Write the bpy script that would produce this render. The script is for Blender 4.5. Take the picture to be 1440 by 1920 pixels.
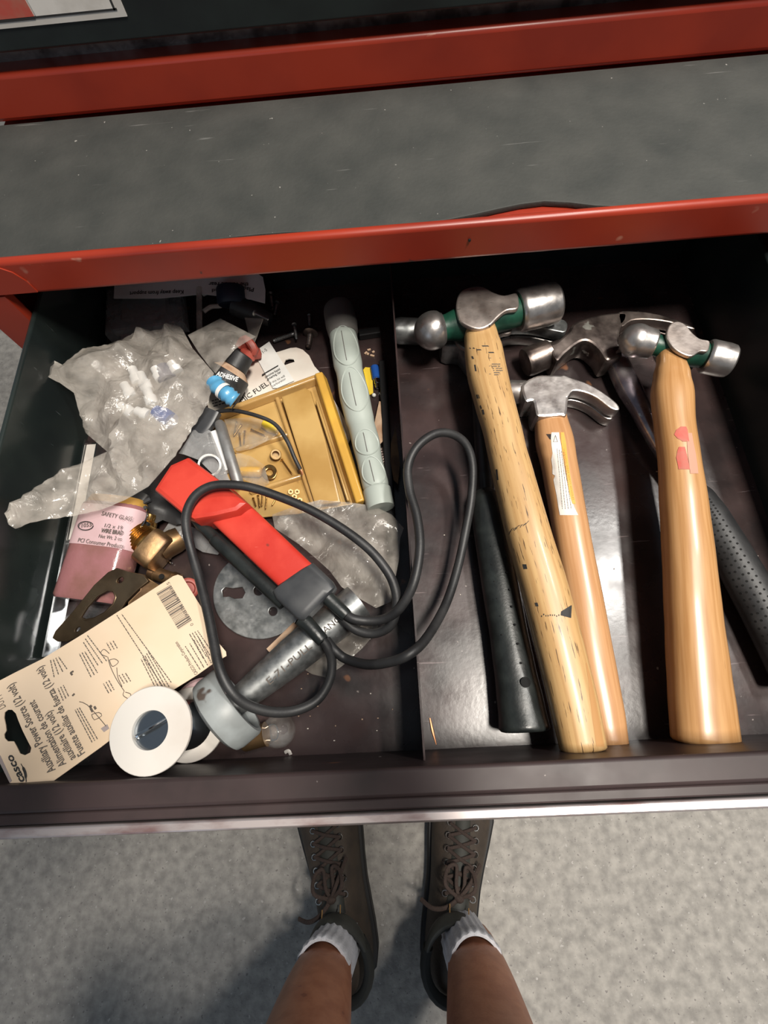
import bpy, bmesh, math, random
from mathutils import Vector as V, Matrix, noise, geometry
random.seed(4)
S = bpy.context.scene
for o in list(bpy.data.objects): bpy.data.objects.remove(o)

# ---------------------------------------------------------------- camera, world, lights, exposure
FOC = 900.0                                   # focal length in pixels of a 1440 x 1920 frame
CAM = V((0, 0, 1.0))
AX = V((26300, -1660, -900)).normalized()     # world X, Y, Z seen in camera axes (right, down, forward)
AY = V((-128, -2395, 900)); AY = (AY - AX * AY.dot(AX)).normalized()
AZ = AX.cross(AY)
if AZ.z > 0: AZ = -AZ
cd = bpy.data.cameras.new('camera'); cam = bpy.data.objects.new('camera', cd); S.collection.objects.link(cam)
cd.sensor_fit = 'HORIZONTAL'; cd.sensor_width = 36; cd.lens = FOC * 36 / 1440; cd.clip_start = .01
right = V((AX.x, AY.x, AZ.x)); down = V((AX.y, AY.y, AZ.y)); fwd = V((AX.z, AY.z, AZ.z))
R3 = Matrix((right, -down, -fwd)).transposed()
cam.matrix_world = Matrix.Translation(CAM) @ R3.to_4x4()
S.camera = cam

wd = bpy.data.worlds.new('garage_air'); S.world = wd; wd.use_nodes = True
wd.node_tree.nodes['Background'].inputs[0].default_value = (.70, .84, 1.0, 1)
wd.node_tree.nodes['Background'].inputs[1].default_value = .11

def area(name, loc, target, sx, sy, power, col):
    ld = bpy.data.lights.new(name, 'AREA'); ld.shape = 'RECTANGLE'; ld.size = sx; ld.size_y = sy
    ld.energy = power; ld.color = col
    o = bpy.data.objects.new(name, ld); S.collection.objects.link(o); o.location = loc
    o.rotation_euler = (V(target) - V(loc)).to_track_quat('-Z', 'Y').to_euler()
    return o
area('ceiling_lamp', (.56, -.20, 2.65), (.56, -.20, 0), .26, .50, 41, (1.0, .935, .84))
area('ceiling_lamp', (1.04, .50, 2.65), (1.04, .50, 0), .14, .32, 21, (1.0, .96, .90))
area('garage_door_daylight', (-1.6, -3.6, 1.7), (0, 0, .8), 2.4, 1.8, 7, (.62, .78, 1.0))
S.view_settings.view_transform = 'Standard'; S.view_settings.look = 'None'
S.view_settings.gamma = 1; S.view_settings.use_curve_mapping = False
S.view_settings.exposure = 0.55

# ---------------------------------------------------------------- placing helpers: a pixel of the photograph to a point at a height
def ray(px, py):
    return right * (px - 720) + down * (py - 960) + fwd * FOC
def at(px, py, z):
    d = ray(px, py); return CAM + d * ((z - CAM.z) / d.z)
def mpp(px, py, z):
    d = ray(px, py); return abs((z - CAM.z) / d.z)
class Plane:
    def __init__(s, *p):
        a, b, c = [at(*q) for q in p]
        s.o = a; s.u = (b - a).normalized(); s.n = s.u.cross(c - a).normalized()
        if s.n.z < 0: s.n = -s.n
        s.v = s.n.cross(s.u)
    def on(s, px, py, lift=0):
        d = ray(px, py); return CAM + d * ((s.o - CAM).dot(s.n) / d.dot(s.n)) + s.n * lift
def flat(z):
    return Plane((700, 1000, z), (900, 1000, z), (700, 800, z))

# ---------------------------------------------------------------- object helpers
def put(name, data, parent=None, mat=None):
    o = bpy.data.objects.new(name, data); S.collection.objects.link(o)
    if parent: o.parent = parent
    if mat and data: data.materials.append(mat)
    return o
def tag(o, label=None, cat=None, group=None, kind=None):
    if label: o['label'] = label
    if cat: o['category'] = cat
    if group: o['group'] = group
    if kind: o['kind'] = kind
    return o
def thing(name, label, cat, loc, group=None):
    o = put(name, None); o.location = loc; o.empty_display_size = .02
    return tag(o, label, cat, group)
def base_of(o):
    w = V((0, 0, 0))
    while o: w += o.location; o = o.parent
    return w
class Geo:
    def __init__(s): s.v = []; s.f = []; s.uv = {}
    def add(s, vs, fs, uvs=None):
        b = len(s.v); s.v += [V(v) for v in vs]
        for i, f in enumerate(fs):
            if uvs: s.uv[len(s.f)] = uvs[i]
            s.f.append([b + k for k in f])
        return s
def mk(name, g, mat, parent=None, sharp=38, origin=None):
    if mat and mat.name.endswith('film'): sharp = 24
    if isinstance(g, bpy.types.Mesh): me = g
    else:
        me = bpy.data.meshes.new(name); me.from_pydata(g.v, [], g.f)
        if g.uv:
            ul = me.uv_layers.new(name='uv')
            for p in me.polygons:
                q = g.uv.get(p.index)
                if q:
                    for k, li in enumerate(p.loop_indices): ul.data[li].uv = q[k]
    bm = bmesh.new(); bm.from_mesh(me); bmesh.ops.recalc_face_normals(bm, faces=bm.faces); bm.to_mesh(me); bm.free()
    if parent is None:
        if origin is None:
            xs = [v.co for v in me.vertices]
            origin = V(((min(p.x for p in xs) + max(p.x for p in xs)) / 2, (min(p.y for p in xs) + max(p.y for p in xs)) / 2, min(p.z for p in xs)))
        off = V(origin)
    else: off = base_of(parent)
    me.transform(Matrix.Translation(-off))
    me.shade_smooth(); me.set_sharp_from_angle(angle=math.radians(sharp))
    o = put(name, me, parent, mat)
    if parent is None: o.location = off
    return o
def cat(pts, k=8, closed=False):
    out = []; n = len(pts); P = [V(p) for p in pts]
    rng = range(n) if closed else range(n - 1)
    for i in rng:
        if closed: a, b, c, d = P[(i - 1) % n], P[i], P[(i + 1) % n], P[(i + 2) % n]
        else: a, b, c, d = P[max(i - 1, 0)], P[i], P[i + 1], P[min(i + 2, n - 1)]
        for j in range(k):
            t = j / k
            out.append(.5 * ((2 * b) + (c - a) * t + (2 * a - 5 * b + 4 * c - d) * t * t + (3 * b - a - 3 * c + d) * t ** 3))
    if not closed: out.append(P[-1])
    return out
def tube(pts, r, n=10, flatr=1.0, ex=2.0, cap=True, g=None, up=V((0, 0, 1))):
    """sweep along pts; r a number, a list, or list of (half width, half height)"""
    g = g or Geo(); P = [V(p) for p in pts]; m = len(P)
    if not isinstance(r, (list, tuple)): r = [r] * m
    vs = []; L = 0; Ls = []
    prev = None
    for i, p in enumerate(P):
        t = V((0, 0, 0)); a, b = i, i
        while b < m - 1 and (P[b] - p).length < 1e-7: b += 1
        while a > 0 and (P[a] - p).length < 1e-7: a -= 1
        t = P[b] - P[a]
        if t.length < 1e-9: t = V((1, 0, 0))
        t.normalize()
        s = t.cross(up)
        if s.length < .05: s = (prev or V((1, 0, 0))); s = s - t * s.dot(t)
        s.normalize()
        if prev and s.dot(prev) < 0 and up.z == 1 and abs(t.z) > .8: s = -s
        prev = s
        u = s.cross(t)
        rr = r[i]
        rw, rh = rr if isinstance(rr, (list, tuple)) else (rr, rr * flatr)
        if i: L += (p - P[i - 1]).length
        Ls.append(L)
        for k in range(n):
            th = 2 * math.pi * k / n; c, q = math.cos(th), math.sin(th)
            if ex != 2.0:
                c = math.copysign(abs(c) ** (2 / ex), c); q = math.copysign(abs(q) ** (2 / ex), q)
            vs.append(p + s * rw * c + u * rh * q)
    fs = []; uvs = []
    rm = r[m // 2]; rm = rm[0] if isinstance(rm, (list, tuple)) else rm
    for i in range(m - 1):
        for k in range(n):
            k2 = (k + 1) % n
            fs.append([i * n + k, i * n + k2, (i + 1) * n + k2, (i + 1) * n + k])
            w = 6.28 * rm / n
            uvs.append([(Ls[i], k * w), (Ls[i], (k + 1) * w), (Ls[i + 1], (k + 1) * w), (Ls[i + 1], k * w)])
    if cap:
        fs.append(list(range(n))[::-1]); uvs.append([(0, 0)] * n)
        fs.append([(m - 1) * n + k for k in range(n)]); uvs.append([(L, 0)] * n)
    return g.add(vs, fs, uvs)
def lathe(a, b, prof, n=28, g=None, flatr=1.0):
    """turned shape: profile [(0..1 along a->b, radius)]"""
    a, b = V(a), V(b); d = (b - a).normalized(); u = d.cross(V((0, 0, 1)) if abs(d.z) < .9 else V((1, 0, 0))).normalized(); w = u.cross(d)
    g = g or Geo(); m = len(prof)
    vs = [a + (b - a) * t + (u * math.cos(6.2831853 * k / n) + w * flatr * math.sin(6.2831853 * k / n)) * r for t, r in prof for k in range(n)]
    fs = [[i * n + k, i * n + (k + 1) % n, (i + 1) * n + (k + 1) % n, (i + 1) * n + k] for i in range(m - 1) for k in range(n)]
    if prof[0] != prof[-1]: fs += [list(range(n))[::-1], [(m - 1) * n + k for k in range(n)]]
    return g.add(vs, fs)
def box(c, hx, hy, hz, g=None, ux=V((1, 0, 0)), uy=V((0, 1, 0)), uz=V((0, 0, 1))):
    g = g or Geo(); c = V(c)
    vs = [c + ux * hx * i + uy * hy * j + uz * hz * k for i in (-1, 1) for j in (-1, 1) for k in (-1, 1)]
    return g.add(vs, [[0, 1, 3, 2], [4, 6, 7, 5], [0, 4, 5, 1], [2, 3, 7, 6], [0, 2, 6, 4], [1, 5, 7, 3]])
def bb(x0, x1, y0, y1, z0, z1, g=None):
    return box(((x0 + x1) / 2, (y0 + y1) / 2, (z0 + z1) / 2), (x1 - x0) / 2, (y1 - y0) / 2, (z1 - z0) / 2, g)
def bevel(o, w, seg=2):
    m = o.modifiers.new('bevel', 'BEVEL'); m.width = w; m.segments = seg; m.limit_method = 'ANGLE'; m.angle_limit = math.radians(40)
    m.harden_normals = False
    return o
def curve_mesh(cu):
    o = bpy.data.objects.new('tmp', cu); S.collection.objects.link(o); bpy.context.view_layer.update()
    dg = bpy.context.evaluated_depsgraph_get()
    me = bpy.data.meshes.new_from_object(o.evaluated_get(dg)); bpy.data.objects.remove(o)
    return me
def slab(pl, outline, thick, holes=(), bev=0.0, smooth=0, lift=0, world=False):
    """plate with holes lying on a plane; its underside touches the plane"""
    cu = bpy.data.curves.new('c', 'CURVE'); cu.dimensions = '2D'; cu.fill_mode = 'BOTH'
    cu.extrude = max(thick / 2 - bev, 1e-5); cu.bevel_depth = bev; cu.bevel_resolution = 1; cu.offset = -bev
    for loop in [outline] + list(holes):
        P = [V(q) if world else pl.on(*q) for q in loop]
        if smooth: P = cat(P, smooth, True)
        sp = cu.splines.new('POLY'); sp.points.add(len(P) - 1); sp.use_cyclic_u = True
        for i, p in enumerate(P):
            d = p - pl.o; sp.points[i].co = (d.dot(pl.u), d.dot(pl.v), 0, 1)
    me = curve_mesh(cu)
    M4 = Matrix((pl.u, pl.v, pl.n)).transposed().to_4x4(); M4.translation = pl.o + pl.n * (thick / 2 + lift)
    me.transform(M4)
    return me
def circ(c, r, n=24, ry=None, rot=0):
    ry = ry or r; out = []
    for k in range(n):
        t = 6.28318 * k / n; x, y = r * math.cos(t), ry * math.sin(t)
        out.append((c[0] + x * math.cos(rot) - y * math.sin(rot), c[1] + x * math.sin(rot) + y * math.cos(rot)))
    return out
def writing(txt, A, B, pl, lift=.0004, hpx=None, shear=0, bold=0.0):
    """printed words: baseline from A to B on a plane, thin raised ink"""
    a, b = pl.on(*A), pl.on(*B); d = (b - a); w = d.length; d.normalize(); up = pl.n.cross(d)
    cu = bpy.data.curves.new('t', 'FONT'); cu.body = txt; cu.size = 1; cu.shear = shear; cu.offset = bold
    cu.resolution_u = 2
    me = curve_mesh(cu)
    xs = [v.co.x for v in me.vertices]
    if not xs: return me
    x0, x1 = min(xs), max(xs)
    sx = w / (x1 - x0); sy = (hpx * mpp(*A, a.z) / .7) if hpx else sx
    M4 = Matrix((d * sx, up * sy, pl.n)).transposed().to_4x4(); M4.translation = a + pl.n * lift - d * (x0 * sx)
    me.transform(M4)
    return me
def join_meshes(ms):
    g = Geo()
    for m in ms: g.add([v.co.copy() for v in m.vertices], [list(p.vertices) for p in m.polygons])
    return g
def strip_lines(pl, lines, wpx, lift=.0004, seed=1, gap=.25):
    """rows of illegible small print: short ink dashes"""
    rnd = random.Random(seed); g = Geo()
    for A, B in lines:
        a, b = pl.on(*A, lift), pl.on(*B, lift); d = (b - a); L = d.length; d.normalize(); s = pl.n.cross(d)
        h = wpx * mpp(*A, a.z) / 2; t = 0
        while t < L:
            q = min(L, t + rnd.uniform(.8, 3.2) * h * 3)
            g.add([a + d * t - s * h, a + d * q - s * h, a + d * q + s * h, a + d * t + s * h], [[0, 1, 2, 3]])
            t = q + h * 1.4
    return g
def inside(x, y, poly):
    c = False; j = len(poly) - 1
    for i in range(len(poly)):
        xi, yi = poly[i][0], poly[i][1]; xj, yj = poly[j][0], poly[j][1]
        if (yi > y) != (yj > y) and x < (xj - xi) * (y - yi) / (yj - yi) + xi: c = not c
        j = i
    return c
def film(outline, zf, puff, crump, step=.0035, seed=0, scale=38):
    """crumpled closed plastic film pouch; outline in pixels, zf gives the rim height"""
    ring = []
    P = [at(x, y, zf(x, y)) for x, y in outline]
    for i, p in enumerate(P):
        q = P[(i + 1) % len(P)]; k = max(1, int((q - p).length / step))
        for j in range(k):
            c = p.lerp(q, j / k)
            ring.append(c)
    poly = [(p.x, p.y) for p in ring]
    x0, x1 = min(p[0] for p in poly), max(p[0] for p in poly); y0, y1 = min(p[1] for p in poly), max(p[1] for p in poly)
    pts = [V((p[0], p[1])) for p in poly]; rn = len(pts); rnd = random.Random(seed)
    y = y0
    while y < y1:
        x = x0
        while x < x1:
            q = (x + rnd.uniform(-.3, .3) * step, y + rnd.uniform(-.3, .3) * step)
            if inside(q[0], q[1], poly) and min((q[0] - p[0]) ** 2 + (q[1] - p[1]) ** 2 for p in poly) > (.55 * step) ** 2: pts.append(V(q))
            x += step
        y += step
    vs, es, fs, ov, oe, of = geometry.delaunay_2d_cdt(pts, [], [list(range(rn))], 1, 1e-7)
    top = []; bot = []
    cr = [(rnd.uniform(0, 3.14), rnd.uniform(.5, 1.6) * scale, rnd.uniform(0, 9), rnd.uniform(.5, 1)) for _ in range(6)]
    def fold(x, y, o):
        t = 0; w = 0
        for i, (an, fr, ph, am) in enumerate(cr):
            u = (x * math.cos(an) + y * math.sin(an)) * fr + ph + .8 * noise.noise(V((x * 9, y * 9, o + i * 5)))
            k = max(0, noise.noise(V((x * 17, y * 17, o * 3 + i * 7))) + .25) * am
            t += k * (1 - 2 * abs(u - math.floor(u) - .5) * 2); w += k
        return t / (w + .15)
    for v in vs:
        dm = math.sqrt(min((v.x - p[0]) ** 2 + (v.y - p[1]) ** 2 for p in poly))
        k = min(range(rn), key=lambda i: (v.x - poly[i][0]) ** 2 + (v.y - poly[i][1]) ** 2)
        zs = [(1 / ((v.x - r.x) ** 2 + (v.y - r.y) ** 2 + 1e-6), r.z) for r in ring[::3]]
        zb = sum(a * b for a, b in zs) / sum(a for a, b in zs)
        e = 1 - math.exp(-dm / .022)
        c = fold(v.x, v.y, seed)
        e2 = min(1, dm / .008)
        z = zb + puff * e * (.75 + .5 * noise.noise(V((v.x * 22, v.y * 22, seed)))) + crump * e2 * c 
        top.append(V((v.x, v.y, z))); bot.append(V((v.x, v.y, zb - .0004 - .0006 * e2)))
    g = Geo(); g.add(top, fs); g.add(bot, [f[::-1] for f in fs])
    return g

# ---------------------------------------------------------------- materials
def mat(name, col, rough=.5, metal=0.0, col2=None, sc=60, lo=.42, hi=.62, bump=0.0, bsc=300, coat=0.0, spots=None, rr=0.0,
        uv=False, stretch=None, scr=None, spec=.5, alpha=1.0, sss=0.0, trans=0.0, chips=None, bdist=0):
    m = bpy.data.materials.new(name); m.use_nodes = True; nt = m.node_tree; N = nt.nodes; L = nt.links
    b = N['Principled BSDF']
    b.inputs['Roughness'].default_value = rough; b.inputs['Metallic'].default_value = metal
    b.inputs['Base Color'].default_value = (*col, 1); b.inputs['Coat Weight'].default_value = coat
    b.inputs['Coat Roughness'].default_value = .12; b.inputs['Specular IOR Level'].default_value = spec
    b.inputs['Alpha'].default_value = alpha; b.inputs['Transmission Weight'].default_value = trans
    if sss: b.inputs['Subsurface Weight'].default_value = sss; b.inputs['Subsurface Radius'].default_value = (.01, .005, .003); b.inputs['Subsurface Scale'].default_value = .3
    tc = N.new('ShaderNodeTexCoord'); src = tc.outputs['UV' if uv else 'Object']
    mp = N.new('ShaderNodeMapping'); L.new(src, mp.inputs[0])
    if stretch: mp.inputs['Scale'].default_value = stretch
    vec = mp.outputs[0]
    def nz(scale, det=5, v=None, dist=0):
        n = N.new('ShaderNodeTexNoise'); n.inputs['Scale'].default_value = scale; n.inputs['Detail'].default_value = det
        n.inputs['Distortion'].default_value = dist
        L.new(v or vec, n.inputs['Vector']); return n.outputs[0]
    def ramp(x, lo, hi):
        r = N.new('ShaderNodeMapRange'); r.inputs[1].default_value = lo; r.inputs[2].default_value = hi; L.new(x, r.inputs[0]); return r.outputs[0]
    def mix(f, a, c):
        x = N.new('ShaderNodeMix'); x.data_type = 'RGBA'; L.new(f, x.inputs[0])
        if isinstance(a, tuple): x.inputs[6].default_value = (*a, 1)
        else: L.new(a, x.inputs[6])
        x.inputs[7].default_value = (*c, 1); return x.outputs[2]
    cur = col
    if col2: cur = mix(ramp(nz(sc), lo, hi), cur, col2)
    if chips: cur = mix(ramp(nz(chips[1], 6), chips[2], chips[2] + .015), cur, chips[0])
    if spots:
        for c, s, t in spots: cur = mix(ramp(nz(s, 2), t, t + .03), cur, c)
    if scr:
        mp2 = N.new('ShaderNodeMapping'); mp2.inputs['Scale'].default_value = scr[1]; mp2.inputs['Rotation'].default_value = (0, 0, scr[3] if len(scr) > 3 else .5); L.new(src, mp2.inputs[0])
        cur = mix(ramp(nz(1, 3, mp2.outputs[0]), scr[2], scr[2] + .03), cur, scr[0])
    if not isinstance(cur, tuple): L.new(cur, b.inputs['Base Color'])
    if rr:
        r = N.new('ShaderNodeMapRange'); r.inputs[1].default_value = .3; r.inputs[2].default_value = .7
        r.inputs[3].default_value = max(.03, rough - rr); r.inputs[4].default_value = rough + rr
        L.new(nz(sc * 1.7), r.inputs[0]); L.new(r.outputs[0], b.inputs['Roughness'])
    if bump:
        bp = N.new('ShaderNodeBump'); bp.inputs['Strength'].default_value = 1; bp.inputs['Distance'].default_value = bump
        L.new(nz(bsc, 4, None, bdist), bp.inputs['Height']); L.new(bp.outputs[0], b.inputs['Normal'])
    return m
def film_mat(name, col, fac, rough=.16, sc=60):
    m = mat(name, col, rough, 0, bump=.0021, bsc=48, bdist=2.2, spec=1.0); nt = m.node_tree; N = nt.nodes; L = nt.links
    b = N['Principled BSDF']; out = N['Material Output']
    tr = N.new('ShaderNodeBsdfTransparent'); tr.inputs[0].default_value = (.97, .96, .94, 1)
    ms = N.new('ShaderNodeMixShader'); tc = N.new('ShaderNodeTexCoord')
    n = N.new('ShaderNodeTexNoise'); n.inputs['Scale'].default_value = sc; n.inputs['Detail'].default_value = 4; L.new(tc.outputs['Object'], n.inputs[0])
    r = N.new('ShaderNodeMapRange'); r.inputs[1].default_value = .3; r.inputs[2].default_value = .7
    r.inputs[3].default_value = max(0, fac - .16); r.inputs[4].default_value = min(1, fac + .16); L.new(n.outputs[0], r.inputs[0])
    L.new(r.outputs[0], ms.inputs[0]); L.new(tr.outputs[0], ms.inputs[1]); L.new(b.outputs[0], ms.inputs[2]); L.new(ms.outputs[0], out.inputs[0])
    return m

M = {}
M['red'] = mat('red_paint', (.32, .032, .013), .36, col2=(.24, .023, .011), sc=9, chips=((.03, .02, .018), 26, .70), scr=((.42, .16, .11), (30, 260, 30), .70, .9), rr=.06)
M['black'] = mat('black_paint', (.012, .017, .016), .45, col2=(.007, .009, .009), sc=20)
M['drawer'] = mat('drawer_enamel', (.046, .029, .028), .27, col2=(.024, .017, .017), sc=22, rr=.07, spec=.55, bump=.00006, bsc=240,
                  spots=[((.16, .07, .035), 38, .73), ((.30, .26, .24), 190, .76)], scr=((.13, .10, .10), (26, 420, 40), .70, .35))
M['drawer_front'] = mat('drawer_front_enamel', (.046, .031, .031), .45, col2=(.03, .022, .022), sc=22, rr=.05, spec=.3, spots=[((.16, .07, .035), 38, .74), ((.30, .26, .24), 190, .77)])
M['drawer_side'] = mat('reflection_toned_enamel', (.020, .027, .025), .22, col2=(.013, .018, .018), sc=14, scr=((.06, .07, .07), (40, 320, 40), .74, .2))  # the drawer's brown enamel, with its darker greenish reflection put into the colour
M['shaft_dark'] = mat('dark_steel', (.02, .02, .021), .4, .4)
M['rubber_mat'] = mat('rubber_mat', (.024, .027, .025), .75, col2=(.052, .053, .048), sc=24, lo=.25, hi=.75, bump=.0003, bsc=300,
                      spots=[((.26, .25, .23), 200, .75)], scr=((.10, .10, .095), (14, 260, 20), .70, .25))
M['alu'] = mat('worn_aluminium', (.62, .55, .54), .38, .75, col2=(.34, .22, .21), sc=30, lo=.5, hi=.7, stretch=(1, 3, 3))
M['steel'] = mat('worn_steel', (.50, .445, .41), .42, .85, col2=(.33, .275, .245), sc=55, lo=.4, hi=.75, rr=.1, bump=.0002, bsc=180, scr=((.1, .08, .07), (90, 500, 90), .68))
M['steel_clean'] = mat('polished_steel', (.56, .53, .51), .33, .9, col2=(.32, .29, .27), sc=70, lo=.45, hi=.75, rr=.08, bump=.0001, bsc=220)
M['steel_dark'] = mat('brown_steel', (.22, .18, .16), .36, .9, col2=(.08, .06, .055), sc=60, rr=.1, bump=.0002, bsc=200)
M['steel_painted'] = mat('flaking_steel', (.30, .25, .225), .4, .9, col2=(.09, .07, .065), sc=60, rr=.08, chips=((.55, .55, .50), 48, .60))
M['chrome'] = mat('chrome', (.75, .77, .78), .12, 1, col2=(.45, .46, .47), sc=40, rr=.05)
M['shaft'] = mat('tubular_shaft', (.50, .46, .47), .3, .9, col2=(.24, .20, .225), sc=40, rr=.08, stretch=(1, 1, 1), chips=((.5, .5, .47), 60, .66))
M['zinc'] = mat('galvanised_steel', (.36, .37, .37), .42, .85, col2=(.22, .23, .23), sc=130, rr=.08, spots=[((.30, .10, .03), 45, .76)], scr=((.6, .6, .6), (60, 380, 60), .70))
M['green'] = mat('green_hammer_paint', (.012, .075, .045), .4, col2=(.006, .035, .022), sc=50, bump=.0002, bsc=200)
def wood(name, c1, c2, dash, dcol, rough=.32, dscale=(26, 900, 1), coat=.2):
    return mat(name, c1, rough, col2=c2, sc=1, lo=.35, hi=.65, uv=True, stretch=(14, 330, 1), coat=coat, rr=0, scr=(dcol, dscale, dash, 0))
M['ash'] = wood('worn_ash', (.55, .35, .155), (.43, .25, .10), .63, (.10, .055, .025), .42, (55, 900, 1), .1)
M['hickory'] = wood('varnished_hickory', (.54, .30, .145), (.43, .215, .09), .73, (.22, .09, .03), .28, (10, 500, 1), .25)
M['hickory_aged'] = wood('aged_hickory', (.52, .29, .125), (.39, .195, .07), .72, (.14, .07, .03), .32, (22, 620, 1), .22)
M['ink'] = mat('black_ink', (.025, .024, .024), .7)
M['grey_ink'] = mat('faded_ink', (.11, .09, .075), .8)
M['blue_ink'] = mat('blue_grey_ink', (.12, .12, .16), .8)
M['orange_ink'] = mat('brown_ink', (.40, .14, .02), .8)
M['rubber'] = mat('black_rubber', (.012, .014, .014), .36, col2=(.022, .026, .025), sc=60, rr=.06, bump=.0001, bsc=500)
M['rubber_matte'] = mat('matte_black_rubber', (.014, .014, .015), .5, col2=(.03, .03, .031), sc=40, bump=.00008, bsc=600)
M['cap_black'] = mat('charcoal_plastic', (.035, .037, .041), .42, col2=(.055, .057, .06), sc=40, rr=.05)
M['hole'] = mat('dark_hole', (.003, .003, .003), .9)
M['red_plastic'] = mat('red_plastic', (.60, .055, .034), .42, col2=(.50, .03, .018), sc=28, spots=[((.22, .03, .02), 60, .70)], scr=((.68, .12, .09), (50, 420, 50), .73, 1.0), bump=.00012, bsc=160)
M['mint'] = mat('pale_grey_green_plastic', (.40, .44, .40), .45, col2=(.35, .39, .355), sc=20, spots=[((.10, .10, .09), 90, .80)])
M['mint_cap'] = mat('dark_taupe_rubber', (.115, .108, .10), .6)
M['amber'] = mat('amber_plastic', (.50, .31, .11), .28, col2=(.38, .21, .065), sc=22, lo=.4, hi=.7, coat=.3, bump=.0004, bsc=90, spots=[((.22, .10, .03), 26, .72)])
M['amber_light'] = mat('pale_amber_plastic', (.52, .335, .12), .3, col2=(.39, .225, .065), sc=16, coat=.3, bump=.0003, bsc=80)
M['yellow_rail'] = mat('yellow_plastic', (.66, .38, .06), .32, col2=(.52, .29, .05), sc=20, spots=[((.30, .12, .03), 50, .74)])
M['card'] = mat('aged_card', (.69, .545, .40), .75, col2=(.62, .465, .31), sc=13, lo=.4, hi=.7, spots=[((.30, .15, .06), 75, .79)])
M['card_edge'] = mat('grey_card_print', (.30, .25, .24), .8)
M['white_card'] = mat('stained_white_card', (.70, .65, .58), .7, col2=(.62, .53, .46), sc=22, spots=[((.35, .28, .20), 95, .73), ((.42, .20, .18), 22, .74)])
M['paper'] = mat('white_paper', (.76, .75, .72), .8, col2=(.68, .67, .64), sc=40)
M['pink_label'] = mat('pink_paper', (.60, .42, .44), .6, col2=(.54, .36, .37), sc=30)
M['pink_plastic'] = mat('pinkish_clear_plastic', (.31, .135, .14), .18, col2=(.24, .11, .095), sc=40, coat=.5, bump=.0005, bsc=120)
M['tan_plastic'] = mat('tan_plastic', (.46, .26, .06), .4, col2=(.36, .19, .04), sc=30)
M['brass'] = mat('brass', (.62, .38, .13), .28, 1, col2=(.36, .20, .07), sc=60, rr=.08)
M['brass_dull'] = mat('dull_brass', (.36, .225, .11), .42, .9, col2=(.23, .14, .08), sc=60, rr=.08, bump=.0003, bsc=120)
M['bronze'] = mat('brown_bronze', (.27, .19, .115), .33, .9, col2=(.15, .10, .06), sc=35, rr=.1)
M['white_plastic'] = mat('yellowed_white_plastic', (.62, .59, .55), .45, col2=(.55, .50, .45), sc=18, spots=[((.40, .27, .16), 30, .73)])
M['cup_grey'] = mat('blue_grey_paint', (.30, .325, .33), .42, col2=(.22, .235, .235), sc=40, spots=[((.09, .07, .06), 50, .68)])
M['solder'] = mat('solder_wire', (.40, .43, .46), .22, 1)
M['blue'] = mat('blue_plastic', (.012, .07, .30), .4)
M['sky'] = mat('sky_blue_foil', (.10, .34, .56), .35, col2=(.07, .26, .46), sc=80, coat=.3)
M['navy'] = mat('navy_plastic', (.012, .018, .035), .5)
M['yellow'] = mat('yellow_paper', (.72, .50, .03), .6, spots=[((.4, .2, .1), 120, .72)])
M['orange'] = mat('orange_label', (.78, .34, .04), .6, col2=(.72, .42, .12), sc=25)
M['label_white'] = mat('white_label', (.74, .70, .65), .55, col2=(.62, .58, .53), sc=60, stretch=(1, 1, 1))
M['red_label'] = mat('red_label', (.50, .085, .06), .6, col2=(.44, .13, .09), sc=90)
M['pale_label'] = mat('worn_pale_label', (.50, .25, .17), .6)
M['red_rubber'] = mat('red_rubber', (.36, .07, .05), .5)
M['torn_paper'] = mat('torn_brown_paper', (.50, .35, .24), .85, col2=(.34, .20, .12), sc=60)
M['torn_dark'] = mat('dark_torn_paper', (.15, .085, .045), .85, col2=(.07, .04, .025), sc=60)
M['wire_copper'] = mat('copper_wire', (.55, .25, .13), .35, .9)
M['grey_rod'] = mat('grey_metal_rod', (.36, .37, .37), .45, .6, col2=(.26, .25, .24), sc=70)
M['grey_film'] = film_mat('grey_cloudy_film', (.42, .42, .42), .45)
M['bag'] = film_mat('cloudy_bag_film', (.68, .63, .57), .28, .11)
M['bag2'] = film_mat('thin_bag_film', (.58, .54, .49), .22, .10)
M['clear'] = film_mat('clear_film', (.60, .55, .46), .10, .08)
M['glass'] = film_mat('bulb_glass', (.5, .5, .5), .12, .03)
M['neutral_white'] = mat('white_connector_plastic', (.72, .72, .72), .4)  # plain white plastic of the connectors and the peg
M['concrete'] = mat('concrete', (.44, .41, .37), .8, col2=(.27, .252, .23), sc=60, lo=.32, hi=.68, bump=.0008, bsc=220,
                    spots=[((.24, .22, .205), 170, .66), ((.13, .12, .115), 300, .73), ((.48, .45, .42), 130, .68)])
M['boot'] = mat('brown_nubuck', (.060, .043, .030), .7, col2=(.042, .031, .023), sc=40, bump=.0006, bsc=400)
M['boot_trim'] = mat('dark_green_nubuck', (.038, .038, .031), .6, col2=(.026, .026, .022), sc=50)
M['sole'] = mat('black_sole', (.012, .011, .011), .6)
M['lining'] = mat('black_lining', (.018, .018, .015), .8)
M['lace'] = mat('brown_lace', (.055, .034, .026), .85, col2=(.028, .018, .015), sc=900)
M['tan_lace'] = mat('tan_stitching', (.30, .17, .06), .8)
M['sock'] = mat('white_cotton', (.66, .66, .70), .9, col2=(.58, .58, .61), sc=300, bump=.0008, bsc=700)
M['skin'] = mat('tanned_skin', (.37, .155, .085), .5, col2=(.31, .12, .065), sc=60, sss=.12, bump=.0003, bsc=300, spots=[((.22, .08, .05), 60, .72)])
M['hair'] = mat('brown_hair', (.04, .025, .015), .6)
M['cloth_khaki'] = mat('khaki_cloth', (.22, .18, .12), .9)
M['cloth_grey'] = mat('grey_cloth', (.16, .17, .19), .9)
Z0 = .62

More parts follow.
